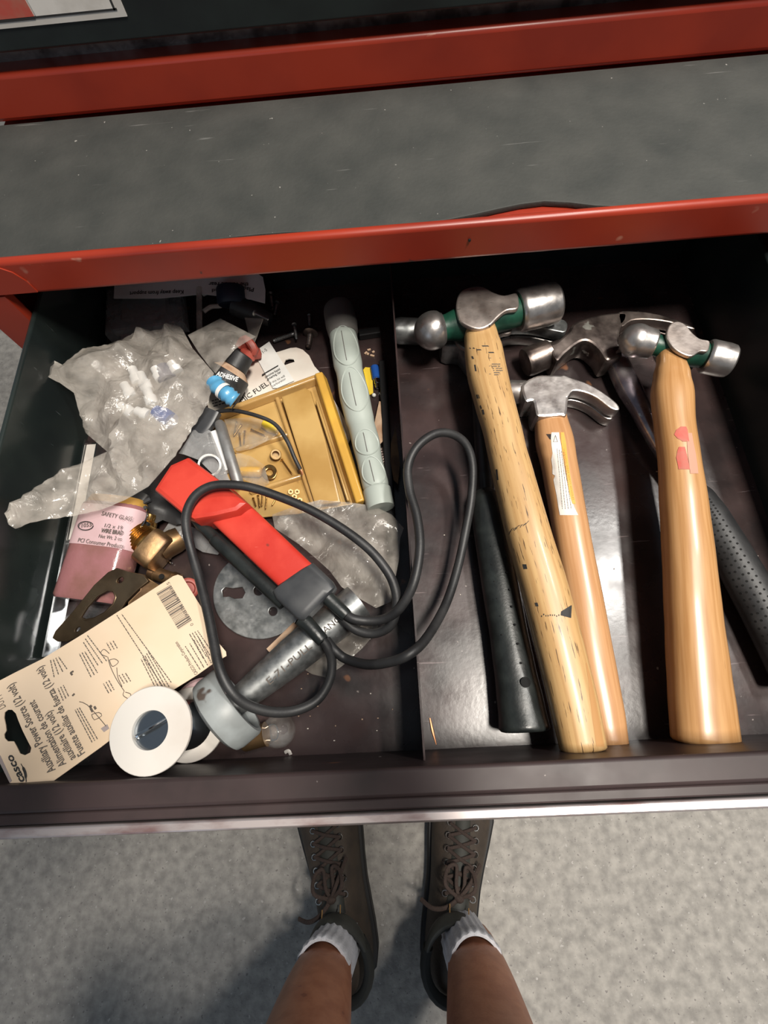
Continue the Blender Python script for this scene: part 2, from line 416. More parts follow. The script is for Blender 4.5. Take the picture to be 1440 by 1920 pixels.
# ---------------------------------------------------------------- floor
o = mk('floor', bb(-6, 6, -6, 6, -.05, 0), M['concrete'], origin=(0, 0, 0)); tag(o, kind='structure')

# ---------------------------------------------------------------- rolling tool cabinet with its open drawer
cab = thing('tool_cabinet', 'red steel rolling tool cabinet with a wide drawer pulled open', 'tool cabinet', (0, .52, 0))
o = mk('front_rail', bb(-.3195, .345, .295, .3025, .731, .760), M['red'], cab); bevel(o, .0032, 3)
mk('top_plate', bb(-.314, .340, .3025, .754, .7425, .7515), M['red'], cab)
mk('side_panel', bb(-.3205, -.314, .300, .76, .05, .742), M['red'], cab)
mk('side_panel', bb(.340, .3465, .300, .76, .05, .742), M['red'], cab)
mk('back_panel', bb(-.314, .34, .754, .76, .05, .742), M['red'], cab)
mk('bottom_plate', bb(-.314, .34, .300, .754, .05, .06), M['red'], cab)
mk('corner_post', bb(-.32, -.290, .295, .303, .05, .731), M['red'], cab)
mk('corner_post', bb(.309, .345, .295, .303, .05, .731), M['red'], cab)
wall_pl = Plane((700, 1000, .6), (900, 1000, .6), (700, 800, .6))
fp = Plane((700, 1000, .6), (900, 1000, .6), (700, 800, .6)); fp.o = V((0, .2952, .7)); fp.u = V((1, 0, 0)); fp.n = V((0, -1, 0)); fp.v = V((0, 0, 1))
o = mk('corner_gusset', slab(fp, [(-.3195, 0, .757), (-.274, 0, .757), (-.267, 0, .752), (-.263, 0, .744), (-.262, 0, .7335), (-.3195, 0, .7335)], .0012, world=True), M['red'], cab)
for k in range(3):
    z = .10 + k * .16
    d = mk('lower_drawer', bb(-.289, .308, .286, .299, z, z + .15), M['black'], cab)
    mk('pull_trim', bb(-.289, .308, .272, .2855, z + .142, z + .15), M['alu'], d)
for x in (-.28, .30):
    for y in (.34, .72):
        w = mk('caster_wheel', lathe((x - .013, y, .026), (x + .013, y, .026), [(0, .018), (.02, .026), (.98, .026), (1, .018)], 24), M['rubber_matte'], cab)
dr = mk('drawer', bb(-.2865, .2945, -.041, .40, Z0 - .004, Z0), M['drawer'], cab)
o = mk('drawer_side', bb(-.2905, -.2865, -.041, .40, Z0 - .006, .706), M['drawer_side'], dr); bevel(o, .0019, 3)
o = mk('drawer_side', bb(.2945, .2985, -.041, .40, Z0 - .006, .706), M['drawer_side'], dr); bevel(o, .0019, 3)
mk('back_panel', bb(-.2865, .2945, .396, .40, Z0, .70), M['drawer_side'], dr)
o = mk('front_panel', bb(-.297, .306, -.0545, -.0395, Z0 - .02, .700), M['drawer_front'], dr); bevel(o, .0022, 3)
o = mk('front_lip', bb(-.297, .306, -.0602, -.0545, Z0 - .02, .6985), M['drawer_front'], dr); bevel(o, .001)
o = mk('pull_trim', bb(-.299, .308, -.0668, -.0612, .672, .6985), M['alu'], dr); bevel(o, .0012); tag(o, 'worn bare metal strip along the drawer front')
mk('trim_gap_shade', bb(-.297, .306, -.0612, -.0602, .672, .694), M['hole'], dr)  # near-black strip filling the open gap, the gap's shade put into its colour
o = mk('divider', bb(.0045, .0057, -.0395, .396, Z0, .676), M['drawer'], dr)
mk('divider_flange', bb(.0057, .0155, -.0395, .396, Z0, Z0 + .0009), M['drawer'], dr)
g = Geo(); tube(cat([V((-.02 + .03 * k, .2942, .7455 + .001 * math.sin(k * 5))) for k in range(2)], 2), .0001, 4, g=g)
o = mk('rivet', lathe((.0605, .2956, .7475), (.0605, .2938, .7475), [(0, .0011), (1, .0009)], 10), M['hole'], cab)

# mat on the cabinet top
pts = [(-.318, .456), (.338, .456)] + [(.338, .3032)]
for k in range(40):
    x = .33 - k * .0166
    bump_ = .0125 * math.exp(-((x - .112) / (.034 if x > .112 else .052)) ** 2) + .0035 * math.exp(-((x + .085) / .05) ** 2)
    pts.append((x, .3032 + bump_))
mp_ = flat(.7518)
o = mk('rubber_mat', slab(mp_, [V((a, b, .7518)) for a, b in pts], .0042, bev=.0008, world=True), M['rubber_mat'])
tag(o, 'grey rubber mat with a wavy front edge on the cabinet top', 'mat')

# upper chest
ch = thing('tool_chest', 'upper tool chest with red base rail and black drawer front', 'tool chest', (0, .60, .7545))
o = mk('base_rail', bb(-.36, .36, .46, .482, .7548, .787), M['red'], ch); bevel(o, .0035, 3)
mk('recess', bb(-.355, .355, .476, .484, .787, .93), M['steel_dark'], ch)
mk('body', bb(-.36, .36, .484, .76, .7548, .98), M['red'], ch)
df = mk('drawer_front', bb(-.35, .35, .456, .474, .8005, .868), M['black'], ch); bevel(df, .002)
d2 = mk('drawer_front', bb(-.35, .35, .456, .474, .878, .93), M['black'], ch); bevel(d2, .002)
o = mk('top_cap', bb(-.36, .36, .46, .484, .935, .98), M['red'], ch); bevel(o, .003)
s = mk('sticker', bb(-.335, -.1705, .4552, .456, .8145, .862), M['white_plastic'], df); tag(s, 'white bordered sticker with red and pale blocks')
mk('sticker_block', bb(-.335, -.2345, .4548, .4552, .8195, .858), M['red_label'], df)
mk('sticker_block', bb(-.233, -.178, .4548, .4552, .8195, .858), M['label_white'], df)
g = bb(-.2345, -.1755, .4549, .4552, .8183, .8195); bb(-.178, -.1765, .4549, .4552, .8183, .858, g); bb(-.335, -.2345, .4549, .4552, .8178, .8195, g)
mk('sticker_line', g, M['ink'], df)

# ================================================================ hammers in the right compartment
def ptube(st, n=18, ratio=1.0, ex=2.0, k=5, name='x', cap=True, end_round=False):
    """stations (px, py, z, half width in px[, ratio]) -> smooth tapered tube"""
    P = [at(a, b, z) for a, b, z, *_ in st]; W = [q[3] * mpp(q[0], q[1], q[2]) for q in st]; Rr = [q[4] if len(q) > 4 else ratio for q in st]
    pts = cat(P, k); m = len(pts); rs = []
    for i in range(m):
        t = i / k; j = min(int(t), len(st) - 2); f = t - j; f2 = f * f * (3 - 2 * f)
        w = W[j] * (1 - f2) + W[j + 1] * f2; q = Rr[j] * (1 - f) + Rr[j + 1] * f
        rs.append((w, w * q))
    if end_round:
        a, b = pts[-2], pts[-1]; d = (b - a).normalized(); w, h = rs[-1]
        pts += [b + d * w * .08, b + d * w * .12]; rs += [(w * .93, h * .93), (w * .80, h * .80)]
    return tube(pts, rs, n, ex=ex, cap=cap)
def px_poly(pl, loop, thick, bev=.0, holes=(), smooth=0, lift=0):
    return slab(pl, loop, thick, holes, bev, smooth, lift)
def ball_pein(label, group, tip, face, z, rpx, t_ball, t_cheek, t_face, plate, stations, wood_m, rb=.9, wood_ex=2.5):
    a, b = at(*tip, z), at(*face, z); mid = ((tip[0] + face[0]) / 2, (tip[1] + face[1]) / 2); R = rpx * mpp(*mid, z)
    h = thing('ball_pein_hammer', label, 'hammer', at(*mid, z - R), group)
    B = R * rb; tb = t_ball; L = (b - a).length
    prof = []
    c = B / L
    for i in range(13):
        th = math.radians(4 + i * 9.0); prof.append((c - c * math.cos(th), B * math.sin(th)))
    prof += [(tb - .015, B * .86), (tb, B * .78), (tb + .004, B * .5)]
    mk('ball_peen', lathe(a, b, prof, 32), M['steel_clean'], h, 30)
    tc0, tc1 = t_cheek
    mk('painted_neck', lathe(a, b, [(tb - .01, B * .66), (tb + .03, R * .62), (tc0, R * .70), (tc0 + .05, R * .80), ((tc0 + tc1) / 2, R * .84), (tc1 - .06, R * .80), (t_face - .02, R * .74), (t_face + .01, R * .70)], 28), M['green'], h)
    mk('striking_face', lathe(a, b, [(t_face, R * .6), (t_face, R * .90), (t_face + .015, R * .98), (t_face + .03, R), (.93, R), (.985, R * .95), (1, R * .86), (1, R * .3)], 36), M['steel_clean'], h, 30)
    pl = flat(z + R * .66)
    mk('cheek', slab(pl, plate, R * .26, bev=R * .07, smooth=4), M['steel'], h, 30)
    o = mk('cheek', slab(flat(z + R * .66), plate, R * .26, bev=R * .07, smooth=4), M['steel'], h, 30); o.location.z -= R * 1.58
    hd = mk('handle', ptube(stations, 24, ex=wood_ex, end_round=True), wood_m, h, 44)
    return h, hd

ZA = .664
hA, handA = ball_pein('large ball pein hammer with green neck and worn pale ash handle, leftmost of all', None, (777, 628), (1044, 567), ZA, 39, .20, (.27, .58), .725,
    [(854, 580), (861, 556), (880, 546), (903, 545), (925, 556), (944, 561), (966, 557), (971, 572), (968, 586), (948, 590), (932, 602), (917, 617), (898, 624), (878, 619), (860, 606)],
    [(897, 600, .665, 24, .9), (902, 634, .665, 31, .9), (907, 662, .6655, 35, .9), (913, 700, .666, 36.5, .9), (926, 752, .667, 35.5, .95), (941, 805, .667, 34.5, 1), (951, 850, .667, 35, 1), (964, 900, .667, 37, 1),
     (990, 1000, .667, 40, 1), (1020, 1100, .666, 42, .95), (1046, 1200, .665, 43, .95), (1071, 1300, .664, 43.5, .9), (1093, 1402, .663, 42, .9)], M['ash'])
ZD = .667
hD, handD = ball_pein('smaller ball pein hammer with green neck and torn red label, rightmost wooden handle', None, (1162, 632), (1371, 678), ZD, 31, .315, (.40, .74), .77,
    [(1246, 634), (1251, 615), (1264, 608), (1280, 613), (1294, 629), (1308, 640), (1326, 645), (1323, 663), (1308, 664), (1292, 673), (1272, 667), (1256, 654)],
    [(1255, 640, .666, 20, .9), (1258, 677, .6655, 24, .9), (1259, 705, .665, 30, .9), (1260, 740, .6645, 35, .9), (1265, 800, .663, 33, .95), (1273, 860, .6615, 34, .95), (1282, 950, .659, 38.5, .95), (1291, 1050, .656, 42, .95),
     (1299, 1150, .653, 46, .9), (1308, 1250, .650, 51, .85), (1316, 1330, .6475, 55, .8), (1322, 1388, .646, 57, .78)], M['hickory_aged'], 1.0)
# torn label on D, stamp and tape marks on A : thin skins that follow the handle
from mathutils.bvhtree import BVHTree
def bvh_of(o):
    off = base_of(o); return BVHTree.FromPolygons([v.co + off for v in o.data.vertices], [list(p.vertices) for p in o.data.polygons])
def wrap(tree, quads, lift=.0003, n=6):
    """thin skin hugging a round surface. quads: list of (row, left, right) in pixels"""
    g = Geo(); vs = []; last = None
    for py, l, r in quads:
        for i in range(n + 1):
            h = tree.ray_cast(CAM, ray(l + (r - l) * i / n, py).normalized())
            if h[0]: nn = h[1] if h[1].z > 0 else -h[1]; last = h[0] + nn * lift
            vs.append(last)
    m = n + 1
    for i in range(len(quads) - 1):
        for k in range(n): g.f.append([i * m + k, i * m + k + 1, (i + 1) * m + k + 1, (i + 1) * m + k])
    g.v = [v or V((0, 0, .7)) for v in vs]; return g
stD = bvh_of(handD); stA = bvh_of(handA)
mk('torn_label', wrap(stD, [(800, 1276, 1286), (806, 1268, 1289), (815, 1264, 1290), (822, 1270, 1291), (828, 1280, 1292)]), M['red_label'], hD)
mk('torn_label', wrap(stD, [(838, 1273, 1284), (846, 1270, 1286), (858, 1268, 1289), (872, 1271, 1292), (880, 1272, 1293)]), M['red_label'], hD)
mk('torn_label', wrap(stD, [(812, 1290, 1297), (830, 1288, 1300), (850, 1289, 1304), (870, 1292, 1307), (888, 1294, 1309)]), M['pale_label'], hD)
g = Geo(); rnd = random.Random(2)
def dash(g, st, x, y, w, h, slope=0):
    q = wrap(st, [(y, x, x + w), (y + h, x + slope, x + w + slope)], .0002, 1); g.add(q.v, q.f)
for i in range(16): dash(g, stA, 922 + i * .9 * (1 if i % 2 else 1.1), 682 + (i % 6) * 4, rnd.uniform(2, 7), 1.6)
for i in range(3): dash(g, stA, 917, 671 + i * 15, 21, .9)
mk('stamp', g, M['grey_ink'], hA); g = Geo()
for i in range(14): dash(g, stA, 957 + i * 2.6, 994 - i * 1.3 + rnd.uniform(-2, 2), 1.2, rnd.uniform(3, 9) * (1 - i / 22), -3)
for i in range(10): dash(g, stA, 1052 + i * 1.9, 1146 - i * 1.2, 2.6, 8 + i * 1.7, -1)
for i in range(9): dash(g, stA, 1015 + i * 4, 1152 + rnd.uniform(-2, 2), 1.6, 3)
for y, x, w, h in [(684, 889, 3, 12), (740, 893, 5, 7), (768, 904, 3, 9), (880, 930, 3, 20), (1058, 980, 7, 9), (1130, 1003, 5, 7), (760, 900, 2, 6), (668, 884, 3, 5), (652, 880, 9, 2), (655, 893, 8, 2), (648, 903, 12, 2), (660, 915, 10, 2)]: dash(g, stA, x, y, w, h, 2)
mk('scuff_marks', g, M['ink'], hA)['kind'] = 'stuff'
# darker heartwood streak near the end of A
mk('heartwood_streak', wrap(stA, [(1243, 1098, 1100), (1270, 1102, 1108), (1310, 1106, 1116), (1350, 1111, 1124), (1400, 1118, 1133)], .0001), M['hickory_aged'], hA)

def claw_head(parent, mats, block, claw, z0, z1, poll, face_r, neckm=None):
    zt = z1
    mk('head_block', slab(flat(z0), [unper(p, z1, z0) for p in block], z1 - z0, bev=.0022, smooth=3), mats, parent, 30)
    t = (z1 - z0)
    for lo, hi in ((.56, 1.0), (0.0, .44)):
        mk('claw', slab(flat(z0 + t * lo), [unper(p, z1, z0 + t * lo) for p in claw], t * (hi - lo), bev=.0012, smooth=3), mats, parent, 30)
def unper(p, zfrom, zto):
    """pixel under which a point seen at height zfrom lies at height zto"""
    w = at(p[0], p[1], zfrom); d = V((w.x, w.y, zto)) - CAM
    x, y, f = d.dot(right), d.dot(down), d.dot(fwd); return (720 + FOC * x / f, 960 + FOC * y / f)

# claw hammer with varnished handle and sticker
hB = thing('claw_hammer', 'claw hammer with varnished hickory handle and torn white and orange sticker', 'hammer', at(1035, 760, Z0))
claw_head(hB, M['steel_clean'], [(978, 722), (1000, 706), (1025, 702), (1063, 706), (1066, 735), (1063, 776), (1050, 779), (1010, 781), (1003, 768), (999, 752), (985, 752)],
          [(1052, 704), (1075, 709), (1105, 720), (1135, 738), (1158, 757), (1161, 768), (1145, 765), (1120, 746), (1095, 735), (1074, 733), (1064, 745), (1056, 740)], Z0 + .001, Z0 + .027, None, 0)
a, b = at(1000, 737, .634), at(950, 735, .634)
mk('poll', lathe(a, b, [(0, .0085), (.3, .0085), (.32, .0105), (.9, .0105), (1, .0092)], 28), M['steel_clean'], hB)
stB = [(1030, 762, .634, 24, .8), (1032, 783, .634, 29, .8), (1040, 830, .634, 34, .85), (1050, 880, .634, 32, .9), (1064, 960, .634, 32, .92), (1076, 1030, .634, 33, .92), (1094, 1130, .634, 35, .92), (1112, 1230, .634, 36, .9), (1130, 1320, .634, 35, .9), (1144, 1395, .634, 32, .9)]
hb_ = mk('handle', ptube(stB, 24, ex=2.5, end_round=True), M['hickory'], hB, 44); stB = bvh_of(hb_)
lb = mk('sticker', wrap(stB, [(811, 1034, 1048), (822, 1033, 1049), (835, 1034, 1052), (850, 1036, 1054), (862, 1034, 1056), (876, 1036, 1058), (889, 1036, 1060), (892, 1041, 1061), (900, 1038, 1062), (915, 1041, 1066), (930, 1044, 1070), (950, 1047, 1076), (966, 1050, 1084)]), M['label_white'], hB)
mk('warning_band', wrap(stB, [(811, 1051, 1057), (830, 1052, 1061), (850, 1055, 1063), (880, 1060, 1067), (910, 1064, 1072), (935, 1070, 1077), (945, 1073, 1079)], .0004), M['orange'], lb)
p2 = Plane((1053, 820, .6610), (1075, 945, .6605), (1068, 820, .6585))
mk('warning_text', writing('WARNING: WEAR SAFETY GOGGLES', (1054, 842), (1072, 938), p2, .0010, 3.6), M['orange_ink'], lb)
p3 = Plane((1042, 900, .6612), (1052, 960, .6612), (1054, 900, .6612))
g = strip_lines(p3, [((1044 + k * 4, 842 + k * 2), (1054 + k * 5.5, 955)) for k in range(4)], 1.1, .0006, 3)
mk('small_print', g, M['grey_ink'], lb)
g = Geo(); tri = [(1041, 817), (1045, 829), (1037, 829)]
mk('warning_triangle', tube([p3.on(*q, .0005) for q in tri + tri[:1]], .0002, 5), M['ink'], lb)
g = wrap(stB, [(814, 1024, 1034), (820, 1028, 1035), (824, 1031, 1035)], .0002, 2); mk('bruise', g, M['steel_dark'], hB)

# steel handled claw hammer with perforated grip
hC = thing('claw_hammer', 'old all-steel claw hammer with tubular shaft and perforated black grip', 'hammer', at(1120, 640, Z0))
claw_head(hC, M['steel_painted'], [(1030, 648), (1044, 640), (1066, 620), (1078, 604), (1122, 590), (1172, 585), (1176, 600), (1164, 616), (1162, 640), (1168, 664), (1150, 673), (1136, 674), (1124, 656), (1104, 640), (1086, 642), (1060, 662), (1044, 676)],
          [(1160, 585), (1190, 583), (1220, 586), (1262, 596), (1301, 613), (1296, 616), (1255, 604), (1215, 599), (1184, 601), (1166, 612)], Z0 + .003, Z0 + .028, None, 0)
a, b = at(1052, 655, .637), at(983, 681, .635)
mk('poll', lathe(a, b, [(0, .009), (.25, .0095), (.35, .0128), (.88, .0132), (.98, .0122), (1, .0105), (1, .003)], 30), M['steel_dark'], hC, 30)
stC = [(1148, 655, .634, 17), (1158, 682, .633, 20), (1178, 725, .633, 21), (1205, 775, .632, 18), (1238, 835, .632, 17), (1275, 890, .632, 16), (1305, 932, .632, 16)]
mk('shaft', ptube(stC, 20, .85, 2.6), M['shaft'], hC)
stG = [(1298, 918, .632, 22), (1312, 938, .633, 29), (1335, 975, .634, 33), (1375, 1045, .635, 36), (1420, 1125, .636, 38.5), (1465, 1210, .637, 41), (1500, 1280, .637, 43)]
gr = mk('grip', ptube(stG, 24, .9, end_round=True), M['rubber_matte'], hC)
bg = bvh_of(gr); g = Geo()
for j in range(34):
    f = .09 + j * .0265; 
    i = min(int(f * 6), 5); u = f * 6 - i; a_, b_ = stG[i], stG[i + 1]
    c = [a_[q] + (b_[q] - a_[q]) * u for q in range(4)]; dirp = V((b_[0] - a_[0], b_[1] - a_[1])).normalized(); per = V((-dirp.y, dirp.x))
    for rr_ in (-.55, -.28, 0, .28, .55):
        off = per * rr_ * c[3] + dirp * (3.2 if int(rr_ * 4) % 2 else 0); x, y = c[0] + off.x, c[1] + off.y
        hit = bg.ray_cast(CAM, ray(x, y).normalized())
        if hit[0]: q = hit[1] if hit[1].z > 0 else -hit[1]; tube([hit[0] + q * .00012, hit[0] - q * .001], .00085, 8, g=g, up=V((0, 1, 0)))
o = mk('perforations', g, M['hole'], gr); tag(o, kind='stuff')

# claw hammer with black rubber grip lying under the large ball pein hammer
hE = thing('claw_hammer', 'claw hammer with smooth black rubber grip lying beneath the large ball pein hammer', 'hammer', at(960, 1150, Z0))
a, b = at(842, 624, .634), at(741, 620, .634)
mk('poll', lathe(a, b, [(0, .0095), (.4, .010), (.46, .0122), (.92, .0122), (1, .0112), (1, .002)], 28), M['zinc'], hE)
zt = .647
mk('head_block', slab(flat(Z0 + .001), [unper(p, zt, Z0) for p in [(830, 610), (870, 598), (930, 596), (934, 640), (905, 672), (880, 672), (862, 650), (830, 645)]], .026, bev=.002, smooth=3), M['zinc'], hE, 30)
cl = [(920, 594), (960, 592), (1010, 596), (1050, 597), (1064, 606), (1060, 622), (1040, 620), (1000, 612), (960, 612), (930, 622)]
mk('claw', slab(flat(.6355), [unper(p, zt, .6355) for p in cl], .0115, bev=.001, smooth=3), M['zinc'], hE, 30)
mk('claw', slab(flat(.621), [unper(p, zt, .621) for p in cl], .0115, bev=.001, smooth=3), M['steel_clean'], hE, 30)
mk('shaft', ptube([(893, 650, .634, 16), (900, 760, .634, 15), (908, 880, .634, 16), (912, 950, .634, 17)], 16, .8), M['rubber'], hE)
stE = [(905, 925, .635, 20), (910, 938, .636, 27), (915, 965, .636, 31), (925, 1020, .6365, 33), (938, 1100, .637, 34), (952, 1180, .637, 35), (964, 1250, .637, 38), (976, 1320, .6375, 43), (983, 1366, .638, 47)]
ge = mk('grip', ptube(stE, 24, .95, 2.2, end_round=True), M['rubber'], hE, 50)
g = Geo()
for (x, y) in [(948, 1046), (951, 1073), (956, 1105), (960, 1137), (966, 1171), (971, 1207), (977, 1243)]:
    z = .6365 + .0148; p = at(x, y, z); tube([p + V((0, 0, .0003)), p - V((0, 0, .002))], .0008, 8, g=g, up=V((0, 1, 0)))
for (x, y) in [(920, 1024), (922, 1058), (927, 1090), (932, 1122), (938, 1155), (941, 1190), (950, 1226), (954, 1262)]:
    p = at(x, y, .649); tube([p + V((0, 0, .0003)), p - V((0, 0, .002))], .0005, 6, g=g, up=V((0, 1, 0)))
mk('pinholes', g, M['hole'], ge)
p = at(985, 1279, .6525); mk('hang_hole', tube([p + V((.0002, 0, .0004)), p - V((0, 0, .003))], .0034, 18, up=V((0, 1, 0))), M['hole'], ge)
p = at(986, 1281, .6505); mk('hole_plug', tube([p + V((0, 0, .0022)), p], .0021, 14, up=V((0, 1, 0))), M['torn_dark'], ge)

o = mk('wood_splinter', tube([at(806, 1346, Z0 + .0015), at(811, 1370, Z0 + .0015), at(818, 1396, Z0 + .0012)], [.0006, .0011, .0004], 6), M['wire_copper']); tag(o, 'thin reddish sliver lying on the drawer floor beside the divider', 'splinter')

# ================================================================ left compartment: what lies on the floor
# metal channel along the left wall
st_ = thing('metal_channel', 'long bright metal channel lying along the left drawer wall', 'metal strip', at(135, 1030, Z0))
a0, a1, b0, b1 = at(163, 832, Z0), at(186, 832, Z0), at(92, 1232, Z0), at(127, 1232, Z0)
nlen = (b0 - a0).normalized(); sd = V((-nlen.y, nlen.x, 0)); L_ = (b0 - a0).length; mid = (a0 + a1 + b0 + b1) / 4
sx = abs((a1 - a0).dot(sd)) / 2
mid.x = max(mid.x, -.2862 + sx + .004)
sd = V((1, 0, 0)); nlen = V((0, 1, 0))
mk('web', box(mid + V((0, 0, .0009)), sx, L_ / 2, .0008), M['chrome'], st_)
mk('flange', box(mid + V((-sx, 0, .0045)), .0007, L_ / 2, .0045), M['chrome'], st_)
mk('flange', box(mid + V((sx, 0, .0045)), .0007, L_ / 2, .0045), M['chrome'], st_)
o = mk('liner', box(mid + V((0, .045, .0062)), sx - .0015, L_ / 2 - .05, .0012), M['white_plastic'], st_); tag(o, 'whitish flat insert')

# pack of wire brads
bp = thing('brad_pack', 'clear pinkish tube of wire brads with a pale pink paper label', 'fastener pack', at(185, 1040, .628))
ax0, ax1 = at(222, 950, .644), at(167, 1128, .641)
mk('tube', tube([ax0, ax0.lerp(ax1, .03), ax0.lerp(ax1, .97), ax1], [(.0245, .0135), (.026, .015), (.026, .015), (.0245, .0135)], 28, ex=3.2), M['pink_plastic'], bp)
mk('yellow_end', tube([ax0 - (ax1 - ax0).normalized() * .006, ax0 + (ax1 - ax0).normalized() * .0005], [(.0225, .0125), (.0245, .0138)], 24, ex=3.2), M['tan_plastic'], bp)
lb0, lb1 = ax0.lerp(ax1, .045), ax0.lerp(ax1, .47)
mk('paper_label', tube([lb0, lb1], [(.0264, .0154), (.0264, .0154)], 28, ex=3.2, cap=False), M['pink_label'], bp)
pl = Plane((168, 960, .6598), (240, 975, .6598), (160, 1010, .6585))
ws = [writing('SAFETY GLASS', (190, 966), (247, 977), pl, hpx=8), writing('1/2 x 19', (196, 988), (229, 993), pl, hpx=7), writing('WIRE BRAD', (189, 998), (230, 1003), pl, hpx=8, bold=.02),
      writing('Net Wt. 2 oz.', (185, 1008), (229, 1014), pl, hpx=7), writing('PCI Consumer Products', (146, 1016), (231, 1028), pl, hpx=8), writing('1055', (153, 989), (172, 987), pl, hpx=8)]
mk('label_text', join_meshes(ws), M['grey_ink'], bp)
mk('oval_mark', tube([pl.on(x, y, .0004) for x, y in circ((161, 986), 14, 26, 8, -.05)], .00035, 5), M['ink'], bp)

# perforated round plate
pd = thing('round_plate', 'round grey galvanised steel plate with slotted holes lying flat', 'metal plate', at(486, 1118, Z0))
px_ = flat(Z0 + .0005)
mk('plate', slab(px_, circ((487, 1117), 86, 64, 82), .0022, [
    cat([(x, y, 0) for x, y in [(418, 1108), (424, 1102), (438, 1104), (456, 1102), (461, 1112), (456, 1122), (442, 1123), (432, 1119), (420, 1120)]], 2, True) and [(418, 1108), (424, 1102), (438, 1104), (456, 1102), (461, 1112), (456, 1122), (442, 1123), (432, 1119), (420, 1120)],
    circ((486, 1108), 9, 18), circ((513, 1147), 8, 16), circ((520, 1075), 9, 16)], bev=.0005), M['zinc'], pd)
# red washer, small brass hose end
o = mk('red_washer', lathe(at(352, 1104, Z0 + .0006), at(352, 1104, Z0 + .005), [(0, .0075), (.1, .0088), (.85, .0088), (1, .0078), (1, .006), (.6, .005), (.6, .001)], 26), M['red_rubber']); tag(o, 'small red rubber cap peeking out behind the rounded corner of the tan card', 'rubber cap')
bn = thing('brass_nipple', 'small dull brass nipple with a side hole above the tan card corner', 'fitting', at(305, 1080, Z0))
a, b = at(283, 1072, Z0 + .0065), at(335, 1090, Z0 + .0065)
mk('body', lathe(a, b, [(0, .004), (0, .0058), (.2, .0062), (.22, .0055), (.75, .0055), (.78, .0064), (1, .006), (1, .003)], 20), M['brass_dull'], bn)
p = at(303, 1081, Z0 + .0125); mk('hole', tube([p + V((0, 0, .0006)), p - V((0, 0, .002))], .0022, 12, up=V((0, 1, 0))), M['hole'], bn)
o = mk('steel_ball', lathe(at(320, 1055, Z0), at(320, 1055, Z0 + .0036), [(.5 - .5 * math.cos(k * .314), .0018 * math.sin(k * .314) + 1e-5) for k in range(11)], 14), M['chrome']); tag(o, 'tiny shiny steel ball beside the brass elbow', 'ball')

# brass compression fitting with threads
bf = thing('brass_fitting', 'large brass elbow fitting with a threaded mouth', 'fitting', at(280, 1020, Z0))
a, b = at(252, 1002, .641), at(306, 1042, .637)
prof = [(0, .008), (0, .0125)]
for k in range(7): prof += [(.03 + k * .055, .0137), (.055 + k * .055, .0126)]
prof += [(.42, .0115), (.46, .0115), (.50, .0142), (.96, .0145), (1, .0135), (1, .004)]
mk('threaded_body', tube([a + (b - a) * t for t, _ in prof], [q for _, q in prof], 8 * 4), M['brass'], bf, 24)
mk('hex_block', tube([a.lerp(b, .5), a.lerp(b, .54), a.lerp(b, .97), a.lerp(b, 1.03)], [(.0130, .0130), (.0152, .0150), (.0152, .0150), (.0138, .0138)], 32, ex=4.5), M['brass_dull'], bf)
a2, b2 = at(300, 1030, .636), at(340, 1008, .632)
mk('side_arm', tube([a2, a2.lerp(b2, .7), b2], [.0105, .0105, .0095], 20), M['brass_dull'], bf)
mk('bore', lathe(a - (b - a).normalized() * .0003, a + (b - a).normalized() * .001, [(0, .0085), (1, .0085)], 22), M['hole'], bf)
bt = thing('brass_tip', 'short brass stem with a dark cross hole behind the threaded mouth of the elbow', 'fitting', at(273, 975, Z0))
a, b = at(283, 962, .640), at(268, 1000, .634)
mk('stem', lathe(a, b, [(0, .003), (0, .005), (.2, .0056), (.3, .0056), (.34, .0075), (.8, .009), (1, .0088)], 22), M['brass'], bt)
p = at(274, 983, .6455); mk('cross_hole', tube([p + V((0, 0, .0007)), p - V((0, 0, .002))], .0023, 12, up=V((0, 1, 0))), M['hole'], bt)
wl = mk('wire_loop', tube(cat([at(275, 955, .648), at(276, 966, .650), at(268, 984, .650), at(254, 1000, .648), (at(244, 1012, .642))], 5), .0007, 6), M['chrome']); tag(wl, 'thin bent wire arching over the brass stem by the pink label', 'wire')
bk = thing('terminal_block', 'black ridged plastic connector block beside the pink pack', 'connector', at(262, 958, Z0))
bo = mk('body', tube([at(246, 985, .634), at(262, 950, .636), at(276, 930, .636)], [(.0075, .010), (.0085, .011), (.008, .010)], 16, ex=4), M['rubber_matte'], bk)
g = Geo()
for k in range(3): mk('rib', box(at(252 + k * 7, 974 - k * 15, .647), .0075, .0014, .0012, ux=V((.9, .43, 0)), uy=V((-.43, .9, 0))), M['cap_black'], bk)
# crumpled black film / plug under the red tool
o = mk('black_plastic_scrap', film([(236, 935), (262, 918), (290, 902), (305, 925), (340, 962), (350, 980), (330, 985), (305, 975), (285, 985), (262, 960), (246, 945)], lambda x, y: .637, .010, .004, .003, 5), M['rubber_matte']); tag(o, 'crumpled black plastic scrap beneath the tail of the large cloudy bag', 'plastic scrap')
o = mk('grey_pouch', film([(303, 1000), (318, 978), (345, 972), (352, 985), (395, 1000), (420, 1028), (408, 1040), (380, 1035), (350, 1018), (345, 1030), (328, 1038), (310, 1042), (298, 1030)], lambda x, y: .630, .012, .004, .003, 11), M['grey_film']); tag(o, 'small grey crumpled pouch beside the brass elbow under the black cord', 'plastic bag')

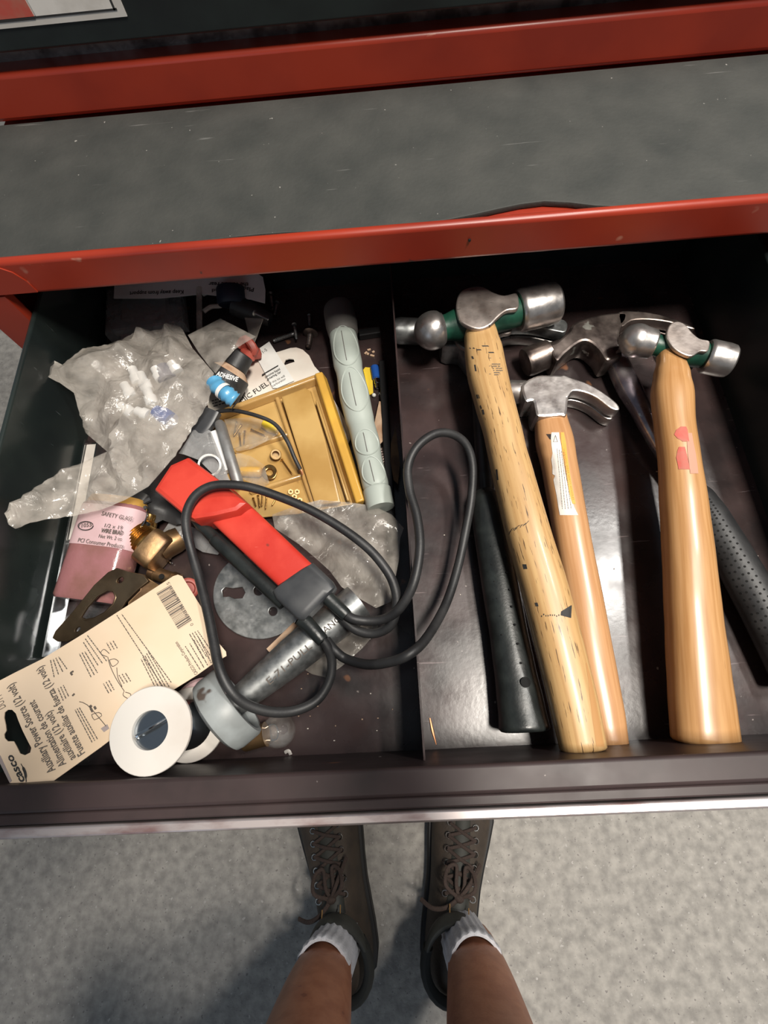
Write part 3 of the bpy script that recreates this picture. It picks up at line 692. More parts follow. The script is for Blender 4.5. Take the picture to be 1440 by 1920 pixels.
# bronze bracket
br = thing('bronze_bracket', 'brown bronze flange bracket with an oval opening resting on the pink pack', 'bracket', at(200, 1130, .655))
bpl = Plane((105, 1190, .650), (280, 1085, .667), (240, 1160, .660))
hole = [(154, 1157), (166, 1138), (186, 1116), (205, 1106), (216, 1108), (221, 1120), (216, 1133), (200, 1149), (180, 1160), (163, 1163)]
mk('plate', slab(bpl, [(102, 1196), (108, 1182), (140, 1147), (180, 1097), (206, 1073), (222, 1065), (245, 1072), (273, 1078), (282, 1090), (262, 1106), (240, 1128), (228, 1148), (200, 1168), (160, 1190), (130, 1203), (112, 1203)], .0022,
    [cat([V((x, y, 0)) for x, y in hole], 1, True) and hole, circ((229, 1088), 7, 14, 4.5, -.7), circ((150, 1180), 6, 12, 3.2, -.6)], bev=.0006, lift=0), M['bronze'], br)
mk('collar', tube([bpl.on(x, y, .0012) for x, y in [(x, y) for x, y in hole] + hole[:2]], .0011, 8), M['bronze'], br)
tab = Plane((268, 1080, .667), (240, 1130, .664), (322, 1110, .650))
mk('bent_tab', slab(tab, [(268, 1078), (322, 1110), (300, 1132), (238, 1150), (240, 1128), (262, 1106)], .002, bev=.0005), M['brass_dull'], br)

# cardboard hang card
cpl = Plane((20, 1440, .693), (410, 1130, .668), (60, 1270, .688))
cd_ = thing('cardboard_hang_card', 'tan cardboard hang card with printed text and a cut-out hanger slot', 'card', at(200, 1300, .67))
slot = [(9, 1346), (10, 1336), (16, 1331), (24, 1331), (31, 1338), (36, 1352), (44, 1371), (54, 1391), (60, 1402), (58, 1411), (48, 1416), (39, 1413), (32, 1399), (27, 1390), (16, 1390), (10, 1384), (9, 1377), (13, 1370), (12, 1360)]
mk('card', slab(cpl, [(-14, 1284), (28, 1262), (80, 1236), (160, 1187), (240, 1136), (325, 1081), (334, 1078), (342, 1081), (350, 1094), (386, 1152), (395, 1166), (399, 1190), (408, 1203), (424, 1222), (425, 1230), (398, 1246), (370, 1266), (320, 1297), (250, 1355), (190, 1401), (110, 1458), (100, 1465), (20, 1468), (-4, 1420), (-16, 1360)], .0007, [slot]), M['card'], cd_)
W = [writing('Auxiliary Power Source (12 volt)', (106, 1443), (27, 1280), cpl, .001, 14, bold=.022), writing('Alimentation de courant', (126, 1432), (66, 1312), cpl, .001, 13, bold=.022), writing('auxiliaire (12 volt)', (144, 1420), (97, 1332), cpl, .001, 13, bold=.022),
     writing('Fuente auxiliar de fuerza (12 volt)', (161, 1411), (81, 1248), cpl, .001, 13, bold=.022), writing('DUTY', (13, 1325), (4, 1300), cpl, .001, 12)]
mk('title_text', join_meshes(W), M['grey_ink'], cd_)
mk('logo_text', writing('casco', (49, 1463), (24, 1413), cpl, .001, 12, bold=.03, shear=.2), M['ink'], cd_)
mk('logo_swoosh', tube(cat([cpl.on(51, 1466, .0009), cpl.on(49, 1448, .0009), cpl.on(41, 1432, .0009)], 5), [.0003] * 3 + [.0007] * 5 + [.0002] * 3, 5), M['ink'], cd_)
mk('grey_print', slab(cpl, [(-4, 1420), (2, 1416), (24, 1464), (20, 1468)], .0002, lift=.0007), M['card_edge'], cd_)
Lw = .0009
W = [writing('0', (364, 1172), (362, 1168), cpl, Lw, 6), writing('39874', (358, 1160), (342, 1133), cpl, Lw, 6), writing('16481', (340, 1129), (324, 1102), cpl, Lw, 6), writing('5', (320, 1095), (318, 1091), cpl, Lw, 6)]
mk('barcode_digits', join_meshes(W), M['grey_ink'], cd_)
g = Geo(); rnd = random.Random(8); t = 0
A0, A1, B0, B1 = V((321, 1097)), V((361, 1164)), V((294, 1113)), V((335, 1181))
while t < 1:
    w = rnd.choice((.011, .011, .022, .033)); 
    q = [A0.lerp(A1, t), A0.lerp(A1, min(1, t + w)), B0.lerp(B1, min(1, t + w)), B0.lerp(B1, t)]
    g.add([cpl.on(p.x, p.y, Lw) for p in q], [[0, 1, 2, 3]]); t += w + rnd.choice((.011, .013, .022))
mk('barcode', g, M['grey_ink'], cd_)['kind'] = 'stuff'
mk('maker_text', writing('CASCO Products Corporation', (372, 1263), (333, 1203), cpl, Lw, 6, bold=.02), M['grey_ink'], cd_)
ln = []
for k in range(4): ln.append(((368 + k * 7 + 8, 1256 - k * 4), (348 + k * 8, 1212 - k * 6)))
for k in range(4): ln.append(((398 - k * 6 + 2, 1226 + k * 3), (371 - k * 5, 1183 + k * 2)))
for k in range(2): ln.append(((322 - k * 13 - 0, 1280 + k * 12), (229 - k * 9, 1152 + k * 2)))
for k in range(5): ln.append(((318 - k * 5, 1288 + k * 3.2), (279 - k * 3.4, 1222 + k * 3.5)))
for k in range(3): ln.append(((201 - k * 8, 1240 + k * 4), (163 - k * 4 + 2, 1192 + k * 6)))
for k in range(3): ln.append(((186 - k * 6 - 2, 1262 + k * 4), (163 - k * 5 - 3, 1222 + k * 2)))
for k in range(4): ln.append(((127 - k * 8, 1255 + k * 5), (110 - k * 5 + 1, 1232 + k * 2)))
for k in range(3): ln.append(((130 - k * 5, 1306 + k * 4), (120 - k * 5, 1285 + k * 3)))
for k in range(3): ln.append(((184 - k * 5, 1386 + k * 3), (150 - k * 4, 1327 + k * 2)))
for k in range(3): ln.append(((221 - k * 6, 1216 + k * 2), (213 - k * 6, 1202 + k * 2)))
for k in range(3): ln.append(((215 - k * 5, 1294 + k * 3), (205 - k * 5, 1276 + k * 3)))
for k in range(3): ln.append(((246 - k * 6, 1278 + k * 2), (236 - k * 6, 1262 + k * 2)))
mk('fine_print', strip_lines(cpl, ln, 1.7, .0009, 5), M['grey_ink'], cd_)['kind'] = 'stuff'
g = Geo()
def draw(*pts, w=.00022, k=5): tube(cat([cpl.on(x, y, .0009) for x, y in pts], k), w, 4, g=g)
draw((203, 1232), (208, 1250), (220, 1275), (234, 1296)); draw((220, 1252), (222, 1270), (230, 1288)); draw((206, 1226), (196, 1218), (190, 1226), (202, 1232)); draw((206, 1238), (216, 1236), (223, 1242), (212, 1250), (206, 1238))
draw((234, 1296), (232, 1304), (242, 1310), (246, 1302), (236, 1298)); draw((137, 1266), (134, 1262), (139, 1259), w=.0006); draw((141, 1301), (137, 1305), w=.0006)
for q in [((170, 1323), (173, 1326)), ((171, 1328), (175, 1335)), ((178, 1325), (181, 1330))]: draw(*q, w=.0007, k=2)
draw((150, 1316), (165, 1322), (192, 1352), (200, 1362), k=2); draw((173, 1340), (186, 1336), (192, 1342), (178, 1350), (173, 1340), k=2)
mk('diagram', g, M['grey_ink'], cd_)['kind'] = 'stuff'
mk('diagram_block', slab(cpl, [(190, 1366), (202, 1358), (206, 1366), (196, 1373)], .0002, lift=.0007), M['card_edge'], cd_)

# wire spool standing on end
sp = thing('wire_spool', 'white plastic spool of silver wire standing on end at the drawer front', 'spool', at(345, 1366, Z0))
top = at(280, 1378, .695); R_ = .0247; c0 = V((top.x, max(top.y, -.0392 + R_), Z0))
def ring(name, zlo, zhi, r, ri, m, par, n=48):
    p0, p1 = V((c0.x, c0.y, zlo)), V((c0.x, c0.y, zhi))
    return mk(name, lathe(p0, p1, [(0, ri), (0, r * .985), (.15, r), (.85, r), (1, r * .985), (1, ri), (.5, ri * .98), (0, ri)], n), m, par)
ring('flange', .692, .695, R_, .0110, M['white_plastic'], sp); ring('flange', .6370, .6400, R_, .011, M['white_plastic'], sp)
prof = []
for k in range(17): prof += [(k / 17, .0150), ((k + .5) / 17, .0163)]
mk('wound_wire', lathe(V((c0.x, c0.y, .6400)), V((c0.x, c0.y, .692)), prof + [(1, .0150)], 40), M['solder'], sp)
mk('hub_floor', lathe(V((c0.x, c0.y, .6885)), V((c0.x, c0.y, .6895)), [(0, .0109), (1, .0109)], 24), M['cup_grey'], sp)
mk('loose_wire_end', tube(cat([V((c0.x, c0.y, .6900)) + V(q) for q in [(-.0085, -.0055, .0), (-.0075, -.003, .005), (.002, .002, .006), (.0085, .006, .004)]], 5), .0011, 8), M['chrome'], sp)

o = mk('pink_lid', lathe(V((c0.x + .006, c0.y + .008, Z0)), V((c0.x + .006, c0.y + .008, .6368)), [(0, .021), (.1, .023), (.9, .023), (1, .021)], 40), M['pink_label']); tag(o, 'pale pink round plastic lid under the white wire spool', 'lid')
# steel pipe with round grey end cap
pt = thing('steel_pipe', 'short galvanised pipe stamped with letters with a round grey end cap', 'pipe', at(520, 1260, Z0))
a, b = at(437, 1322, .645), at(672, 1128, .6355)
pw = [(0, .0090), (.10, .0100), (.2, .0112), (.45, .0136), (.6, .0143), (1, .0143), (1, .006)]
mk('pipe', lathe(a, b, pw, 32), M['zinc'], pt)
dd = (b - a).normalized(); ce = at(424, 1331, .6475)
ca, cb_ = ce - dd * .010, ce + dd * .010
mk('end_cap', lathe(ca, cb_, [(0, .004), (0, .0225), (.12, .0262), (.3, .0272), (.92, .0272), (1, .0262), (1, .0235), (.75, .0225), (.6, .010)], 44), M['cup_grey'], pt)
ppl = Plane((500, 1280, .6585), (640, 1165, .6510), (520, 1300, .654)); 
pn = Plane((505, 1275, .6590), (640, 1165, .6508), (515, 1290, .657))
W = [writing('E-71-PULL', (506, 1284), (586, 1214), pn, .0006, 13), writing('ANG', (610, 1188), (640, 1163), pn, .0006, 12)]
mk('stamped_text', join_meshes(W), M['grey_ink'], pt)
# bulb
bl = thing('light_bulb', 'small clear glass bulb with a corroded brass base', 'bulb', at(505, 1372, Z0))
a, b = at(456, 1388, .6295), at(552, 1362, .6315); 
mk('base', lathe(a, a.lerp(b, .45), [(0, .004), (0, .0072), (.08, .0078), (.9, .0078), (1, .0084), (1, .004)], 24), M['brass_dull'], bl)
pr_ = [(.40, .0072)] + [(.40 + .07 * k, r) for k, r in enumerate([.0085, .0098, .0110, .0114, .0110, .0096, .0070, .0038, .0006], 1)]
pr_ = [(t if t < 1.03 else 1.03 - (.0) , r) for t, r in pr_]
pr_ = [(.40, .0072), (.46, .0084), (.54, .0102), (.62, .0112), (.70, .0115), (.78, .0112), (.86, .0100), (.93, .0080), (.98, .0052), (1.0, .0020)]
mk('glass', lathe(a, b, pr_, 32), M['glass'], bl)
u_ = (b - a).normalized(); s_ = u_.cross(V((0, 0, 1)))
mk('filament', tube(cat([a.lerp(b, .45) - s_ * .004, a.lerp(b, .62) - s_ * .005, a.lerp(b, .68), a.lerp(b, .62) + s_ * .005, a.lerp(b, .45) + s_ * .004], 5), .0005, 6), M['chrome'], bl)

# wooden stick below the plate
o = mk('wooden_stick', tube([at(505, 1222, Z0 + .002), at(556, 1172, Z0 + .002)], [(.0035, .0015)] * 2, 8, ex=4), M['torn_paper']); tag(o, 'flat tan stick poking out between the round plate and the pipe', 'stick')

# amber tray
TB = .628
tr = thing('organizer_tray', 'amber plastic parts tray with moulded compartments', 'parts tray', at(545, 830, TB))
TP = flat(TB)
mk('base', slab(TP, [(402, 790), (598, 716), (672, 945), (560, 965), (455, 975), (430, 960)], .0022, bev=.0004), M['amber_light'], tr)
def ridge(name, p, q, w, h, m, par, z=TB + .002):
    a, b = at(*p, z), at(*q, z); d = (b - a).normalized(); s_ = V((-d.y, d.x, 0)); g = Geo()
    pts = [(-w, 0), (-w * .55, h), (w * .55, h), (w, 0)]
    vs = [e + s_ * x + V((0, 0, zz)) for e in (a, b) for x, zz in pts]
    g.add(vs, [[0, 1, 5, 4], [1, 2, 6, 5], [2, 3, 7, 6], [3, 0, 4, 7], [0, 3, 2, 1], [4, 5, 6, 7]])
    o = mk(name, g, m, par); bevel(o, .0012, 2); return o
ridge('rim', (400, 788), (600, 714), .0042, .0085, M['amber'], tr)
ridge('rim', (601, 713), (678, 950), .0062, .012, M['yellow_rail'], tr)
ridge('rim', (404, 790), (448, 960), .0035, .007, M['amber'], tr)
ridge('rib', (521, 750), (590, 950), .0030, .0055, M['amber'], tr)
ridge('rib', (440, 848), (548, 815), .0028, .0045, M['amber'], tr)
ridge('rib', (470, 925), (574, 892), .0028, .0045, M['amber'], tr)
o = mk('long_lid', slab(flat(TB + .0075), [(529, 748), (574, 731), (584, 737), (612, 830), (640, 945), (592, 950)], .004, bev=.0016, smooth=0), M['amber_light'], tr)
ridge('rib', (596, 760), (655, 945), .0016, .008, M['amber_light'], tr)
# backing card and leaflet behind the tray
wc = thing('blister_card', 'stained white hang card with rounded corners lying under the amber tray', 'card', at(560, 720, .6235))
mk('card', slab(flat(.6235), [(388, 745), (400, 727), (446, 698), (462, 679), (500, 668), (545, 654), (556, 653), (568, 657), (580, 668), (590, 688), (605, 705), (620, 740), (640, 775), (655, 805), (657, 825), (648, 842), (632, 810), (600, 760), (560, 745), (440, 785), (395, 790)], .0012,
    [[(533, 683), (536, 676), (543, 674), (551, 675), (553, 680), (543, 683), (535, 686)]]), M['white_card'], wc)
wt = Plane((430, 760, .6250), (560, 700, .6250), (430, 740, .6250))
W = [writing('MIC FUEL', (454, 756), (505, 722), wt, hpx=11)]
mk('print', join_meshes(W), M['ink'], wc)
mk('fine_print', strip_lines(flat(.6249), [((397, 752), (420, 745)), ((398, 757), (424, 749)), ((400, 762), (426, 754))], 2.2, 0, 4), M['ink'], wc)
o = thing('instruction_slip', 'narrow white paper slip numbered 3411-5 lying on the hang card', 'paper slip', at(515, 690, .6262))
lp = Plane((476, 660, .6262), (506, 643, .6262), (500, 720, .6262))
mk('slip', slab(lp, [(476, 661), (505, 641), (552, 714), (520, 728), (512, 728)], .0005), M['paper'], o)
W = [writing('3411-5', (483, 671), (502, 658), lp, .0007, 7), writing('become liquid', (499, 709), (526, 694), lp, .0007, 5, bold=.02), writing('entering car', (502, 714), (528, 699), lp, .0007, 5, bold=.02),
     writing('if this kit will', (508, 721), (535, 707), lp, .0007, 5), writing('carburetor', (512, 726), (537, 712), lp, .0007, 5)]
mk('slip_text', join_meshes(W), M['ink'], o)['kind'] = 'stuff'
mk('ruled_line', slab(lp, [(491, 703), (522, 685), (522, 687.5), (492, 705)], .0002, lift=.0005), M['ink'], o)
# contents of the tray
def screw(label, p, q, z, r, m, head=2.0, group=None, name='screw'):
    t_ = thing(name, label, 'screw', at((p[0] + q[0]) / 2, (p[1] + q[1]) / 2, z - r), group)
    a, b = at(*p, z), at(*q, z); L = (b - a).length
    pr = [(0, r * .9), (.12, r)]
    n = int(L * .8 / .0016)
    for k in range(n): pr += [(.14 + .78 * k / n, r), (.14 + .78 * (k + .5) / n, r * .78)]
    pr += [(.95, r * .8), (1, r * .15)]
    mk('shank', lathe(a, b, pr, 12), m, t_)
    d = (b - a).normalized()
    mk('head', lathe(a - d * r * 1.1, a + d * r * .3, [(0, r * .6), (.15, r * head * .8), (.6, r * head), (1, r * .9)], 16), m, t_)
    return t_
for w_, (p, q) in zip(('shorter slanted brass screw far left in the upper tray cell', 'longer slanted brass screw crossing near the upper left of the upper tray cell', 'upright brass screw left of its twin in the upper tray cell', 'upright brass screw right of its twin in the upper tray cell', 'brass screw lying almost level below the yellow wire connector'), [((444, 792), (438, 816)), ((452, 797), (438, 818)), ((449, 813), (452, 842)), ((459, 809), (457, 838)), ((472, 806), (498, 817))]):
    screw(w_, p, q, TB + .0045, .0008, M['brass'], 1.6, 'screws in the upper tray cell')
o = screw('single brass screw lying loose in the middle tray cell', (529, 863), (548, 890), TB + .004, .0007, M['brass'], 2.2)
for k, (p, q) in enumerate([((484, 930), (487, 952)), ((492, 925), (491, 950)), ((500, 930), (498, 955)), ((520, 930), (510, 948)), ((475, 935), (480, 950))]):
    screw(['second brass screw from the left in the lower tray cell', 'middle brass screw of the five in the lower tray cell', 'fourth brass screw from the left in the lower tray cell', 'rightmost leaning brass screw in the lower tray cell', 'leftmost brass screw in the lower tray cell'][k], p, q, TB + .0045, .0008, M['brass'], 1.6, 'screws in the lower tray cell')
for k, (x, y) in enumerate([(545, 922), (552, 931), (557, 922), (549, 940), (562, 938)]):
    t_ = mk('hex_nut', lathe(at(x, y, TB + .0024), at(x, y, TB + .005), [(0, .001), (0, .0024), (1, .0024), (1, .001), (0, .001)], 6), M['brass_dull']); tag(t_, ['leftmost small nut', 'topmost middle small nut', 'upper right small nut', 'lower middle small nut', 'lowest right small nut'][k] + ' in the lower right tray cell', 'nut', 'nuts in the lower tray cell')
o = mk('plastic_ring', lathe(at(517, 852, TB + .0025), at(517, 852, TB + .010), [(0, .0038), (0, .0048), (.9, .0048), (1, .0042), (1, .0030), (.2, .003), (.2, .0005)], 24), M['amber_light']); tag(o, 'pale round collar standing in the middle tray cell', 'collar')
rt = thing('ring_terminal', 'yellow insulated ring terminal in the middle tray cell', 'terminal', at(480, 883, TB + .002))
a, b = at(452, 883, TB + .0075), at(490, 885, TB + .0075)
mk('sleeve', lathe(a, b, [(0, .003), (0, .0042), (.1, .0046), (.9, .0046), (1, .0036)], 20), M['yellow_rail'], rt)
mk('ring', slab(flat(TB + .006), circ((506, 886), 14, 28), .0014, [circ((506, 886), 7, 18)], bev=.0004), M['brass'], rt)
mk('neck', box(at(492, 885, TB + .007), .003, .0028, .0009), M['brass'], rt)
wn = thing('wire_nut', 'bright yellow wire connector in the upper tray cell', 'connector', at(508, 800, TB))
mk('shell', lathe(at(494, 793, TB + .007), at(521, 808, TB + .006), [(0, .003), (.05, .0042), (.5, .0052), (1, .0036), (1, .001)], 14), M['yellow'], wn)
o = mk('clear_parts_bag', film([(420, 786), (470, 782), (520, 795), (528, 800), (520, 815), (498, 828), (470, 842), (445, 846), (436, 838), (428, 810)], lambda x, y: TB + .010, .003, .0015, .003, 31), M['clear']); tag(o, 'small clear bag over the screws in the upper tray cell', 'plastic bag')
o = mk('clear_parts_bag', film([(443, 848), (470, 855), (496, 872), (500, 890), (505, 905), (494, 914), (470, 905), (448, 895), (442, 880)], lambda x, y: TB + .0125, .003, .0015, .003, 33), M['clear']); tag(o, 'small clear bag over the yellow sleeve of the ring terminal', 'plastic bag')
# thin black lead across the tray
wi = thing('black_lead', 'thin black wire with a bare copper end across the amber tray', 'wire', at(480, 780, .65))
cw = cat([at(400, 775, .648), at(415, 771, .652), at(440, 770, .656), (at(480, 779, .656)), at(515, 795, .654), at(538, 826, .652), at(552, 858, .648), at(563, 880, .643)], 6)
mk('insulation', tube(cw, .0017, 10), M['rubber_matte'], wi)
mk('bare_end', tube([cw[-1], at(566, 885, .642), at(567, 891, .641)], [.0009, .0011, .0006], 8), M['wire_copper'], wi)
# grey rods, plug left of the tray
o = mk('plug_strip', tube(cat([at(399, 770, .650), at(385, 795, .648), at(362, 822, .645)], 5), [(.008, .004)] * 11, 14, ex=4), M['cap_black']); tag(o, 'flat dark grey rubber strip between the cloudy bag and the amber tray', 'rubber strip')
o = mk('metal_rod', tube([at(411, 794, .647), at(413, 797, .6475), at(446, 905, .645), at(447, 908, .645)], [.004, .0047, .0047, .004], 18), M['grey_rod']); tag(o, 'pale grey metal rod lying beside the left edge of the amber tray', 'rod')
o = mk('white_peg', tube([at(398, 812, .644), at(425, 885, .642)], [(.0055, .003)] * 2, 12, ex=3), M['neutral_white']); tag(o, 'white plastic peg left of the grey rod', 'peg')
o = mk('cable_tie', tube(cat([at(392, 812, .650), at(402, 848, .650), at(420, 885, .649)], 4), [(.0012, .0006)] * 9, 6), M['grey_rod']); tag(o, 'narrow grey strap under the cloudy film beside the white peg', 'strap')
o = mk('grey_sleeve', film([(362, 806), (378, 800), (395, 808), (412, 850), (428, 895), (440, 915), (418, 908), (395, 885), (372, 862), (345, 852), (335, 850), (348, 830)], lambda x, y: .650, .006, .003, .003, 41), M['grey_film']); tag(o, 'grey cloudy film sleeve between the red tool and the tray', 'plastic bag')
o = mk('metal_washer', lathe(at(393, 872, .653), at(393, 872, .6545), [(0, .0075), (0, .0092), (1, .0092), (1, .0075), (0, .0075)], 26), M['grey_rod']); tag(o, 'grey ring washer at the edge of the red tool', 'washer')

# glue bottle and foil tube
gb = thing('glue_bottle', 'black glue bottle with ADHESIVE lettering and a crusted shoulder', 'bottle', at(432, 705, .625))
a, b = at(455, 664, .652), at(418, 727, .642)
mk('cap', lathe(a, a.lerp(b, .42), [(0, .005), (0, .0095), (.05, .0102), (.95, .0112), (1, .0105)], 24), M['rubber_matte'], gb)
mk('shoulder', lathe(a.lerp(b, .41), a.lerp(b, .60), [(0, .010), (.3, .0125), (.8, .0165), (1, .0172)], 28), M['torn_paper'], gb)
mk('body', lathe(a.lerp(b, .58), a.lerp(b, 1.25), [(0, .0170), (.05, .0176), (.9, .0176), (1, .015), (1, .005)], 32), M['rubber_matte'], gb)
ap = Plane((410, 700, .6650), (448, 715, .6640), (405, 712, .664))
mk('letters', writing('ADHESIVE', (405, 704), (445, 716), ap, .0004, 9, bold=.03), M['paper'], gb)
ft = thing('foil_tube', 'crumpled sky blue foil tube rolled up below the glue bottle', 'tube', at(425, 735, .65))
pts = cat([at(401, 716, .664), at(409, 726, .665), at(422, 736, .666), at(433, 745, .665), at(441, 751, .663)], 5)
mk('tube', tube(pts, [(.0068 + .0007 * math.sin(i * 1.7), .0055 + .0007 * math.cos(i * 1.1)) for i in range(len(pts))], 18), M['sky'], ft)
mk('band', tube([pts[8], pts[9], pts[10]], [(.0076, .0063)] * 3, 18, cap=False), M['paper'], ft)
sg = Geo(); c = at(443, 752.5, .663); d = (pts[-1] - pts[-2]).normalized(); s_ = d.cross(V((0, 0, 1))).normalized(); u_ = s_.cross(d)
tube([c + d * .0008 + (s_ * math.cos(t * .6) + u_ * math.sin(t * .6) * .75) * (.0012 + .00026 * t) for t in range(24)], .0005, 6, g=sg); mk('rolled_end', sg, M['rubber_matte'], ft)
o = mk('red_bottle_lid', lathe(at(463, 672, .634), at(466, 655, .640), [(0, .005), (0, .0075), (.8, .007), (1, .005)], 18), M['red_label']); tag(o, 'small red plastic cap between the glue bottle and the paper slip', 'cap')
o = mk('dark_red_clip', tube(cat([at(452, 652, .640), at(462, 640, .644), at(476, 655, .640), at(478, 668, .632)], 4), [(.004, .006)] * 13, 10, ex=4), M['red_rubber']); tag(o, 'dark red plastic clip tucked under the flap of the bag', 'clip')

# pale grey-green grip
gp = thing('grip_handle', 'pale grey green plastic grip with raised oval loops and dark end', 'handle grip', at(672, 770, Z0))
stM = [(640, 616, .640, 24), (645, 640, .640, 26), (652, 680, .640, 27), (656, 700, .640, 25), (664, 740, .640, 28), (673, 780, .640, 27), (679, 802, .640, 25), (686, 830, .640, 26), (694, 868, .640, 24), (703, 905, .640, 25), (706, 918, .640, 24), (711, 942, .640, 24)]
mk('barrel', ptube(stM, 28), M['mint'], gp)
mk('dark_end', ptube([(634, 578, .640, 27), (636, 586, .640, 29), (640, 606, .640, 30), (643, 622, .640, 28.5), (646, 632, .640, 25)], 26), M['mint_cap'], gp)
mk('end_collar', ptube([(706, 916, .640, 24), (707, 921, .640, 26.5), (711, 940, .640, 26.5), (714, 953, .640, 26)], 28), M['mint'], gp)
def on_tube(st, t, q):
    n = len(st) - 1; t = min(max(t, 0), .9999); i = int(t * n); f = t * n - i
    # stations are unevenly spaced: walk by pixel row instead
    y = st[0][1] + (st[-1][1] - st[0][1]) * t
    for i in range(n):
        if st[i][1] <= y <= st[i + 1][1]: break
    f = (y - st[i][1]) / (st[i + 1][1] - st[i][1]); c = [st[i][k] + (st[i + 1][k] - st[i][k]) * f for k in range(4)]
    w = c[3] * mpp(c[0], c[1], c[2]); a = at(c[0], c[1], c[2]); nx = at(c[0] + 4, c[1] + 18, c[2]) - a; d = nx.normalized(); s_ = V((-d.y, d.x, 0)); 
    return a + s_ * (-q) * w + V((0, 0, math.sqrt(max(0, 1 - q * q)) * w)) * 1.0
for t0, t1 in ((.04, .26), (.27, .52), (.62, .76), (.77, .93)):
    loop = [on_tube(stM, (t0 + t1) / 2 + (t1 - t0) / 2 * math.sin(k * .19635), -.06 + .84 * math.copysign(abs(math.cos(k * .19635)) ** 1.1, math.cos(k * .19635))) for k in range(33)]
    mk('raised_loop', tube(loop, .0007, 6), M['mint'], gp)
    mk('groove', tube([on_tube(stM, t0 + (t1 - t0) * k / 8, .04) for k in range(1, 8)], .0004, 5), M['mint_cap'], gp)
# small things by the divider
o = thing('yellow_tag', 'small yellow tag with a pale rim next to the blue terminal', 'tag', at(692, 715, Z0))
mk('tag', slab(flat(Z0 + .001), [(681, 695), (685, 690), (696, 691), (699, 716), (700, 738), (692, 742)], .0015, bev=.0003), M['yellow'], o)
mk('bead', lathe(at(701, 741, Z0), at(701, 741, Z0 + .004), [(.5 - .5 * math.cos(k * .314), .002 * math.sin(k * .314) + 1e-5) for k in range(11)], 12), M['paper'], o)
o = thing('bullet_terminal', 'blue insulated bullet terminal with silver tip by the divider', 'terminal', at(704, 708, Z0))
a, b = at(702, 688, Z0 + .0042), at(709, 728, Z0 + .0038)
mk('sleeve', lathe(a, a.lerp(b, .58), [(0, .003), (0, .0038), (.1, .004), (.95, .004), (1, .003)], 18), M['blue'], o)
mk('tip', lathe(a.lerp(b, .56), b, [(0, .0028), (.5, .0028), (.55, .0022), (.7, .0027), (.95, .0024), (1, .001)], 16), M['chrome'], o)
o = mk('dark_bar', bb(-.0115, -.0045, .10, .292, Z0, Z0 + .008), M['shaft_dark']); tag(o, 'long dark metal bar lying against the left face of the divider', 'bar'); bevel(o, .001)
o = mk('long_bolt', lathe(at(713, 842, Z0 + .004), at(733, 918, Z0 + .004), [(0, .0034)] + [(k / 32, .0034 if k % 2 else .0028) for k in range(1, 32)] + [(1, .0025)], 14), M['steel_dark']); tag(o, 'black threaded rod beside the grey green grip near the divider', 'threaded rod')
o = mk('torn_paper', film([(711, 752), (722, 756), (727, 775), (731, 805), (731, 828), (722, 822), (708, 838), (702, 822), (701, 806), (703, 788), (707, 770)], lambda x, y: Z0 + .006, .004, .002, .003, 51), M['torn_paper']); tag(o, 'torn scrap of pale brown paper between the grip and the divider', 'paper scrap')
o = mk('torn_paper', film([(733, 830), (742, 800), (745, 830), (750, 870), (746, 908), (738, 900), (732, 865)], lambda x, y: Z0 + .010, .003, .002, .003, 52), M['torn_dark']); tag(o, 'narrow dark torn paper strip close against the divider', 'paper scrap')
o = mk('wood_chips', Geo(), M['torn_paper'], origin=at(694, 660, Z0)) if False else None
for k, (x, y, w, a_) in enumerate([(686, 662, 4, .8), (692, 656, 4, .2), (698, 667, 5, -.4), (690, 664, 3, 1.2), (700, 660, 3, .5)]):
    p = at(x, y, Z0 + .0008); d = V((math.cos(a_), math.sin(a_), 0))
    c_ = mk('wood_chip', box(p, w * .0004, .0009, .0006, ux=d, uy=V((-d.y, d.x, 0))), M['torn_paper']); tag(c_, ['leftmost', 'topmost', 'lowest', 'central', 'rightmost'][k] + ' tiny wood chip on the floor right of the grip', 'wood chip', 'wood chips by the divider')
# bolts at the back
screw('small screw with a bright head standing out just right of the printed sheet', (519, 568), (515, 590), Z0 + .003, .0014, M['zinc'], 2.0)
screw('thick dull bolt lying right beside the corner of the printed sheet', (507, 553), (511, 582), Z0 + .004, .0026, M['steel_dark'], 1.5)
screw('bright slanted screw below the printed sheet on the dark blue cap', (478, 587), (504, 599), .655, .0014, M['zinc'], 2.0)
screw('long thread machine screw pointing at the top corner of the white paper slip', (553, 625), (511, 640), Z0 + .0035, .0022, M['zinc'], 1.6, name='machine_screw')
screw('plain nail with a bright head across the end of the machine screw', (552, 609), (556, 636), Z0 + .008, .0015, M['zinc'], 1.8, name='nail')
screw('dark bolt standing alone between the nail and the grip, upper of two', (580, 592), (581, 610), Z0 + .003, .0017, M['zinc'], 1.3, name='bolt')
screw('rust coloured bolt with round washer head above the white hang card', (582, 626), (578, 652), Z0 + .005, .003, M['steel_dark'], 2.4, name='bolt')
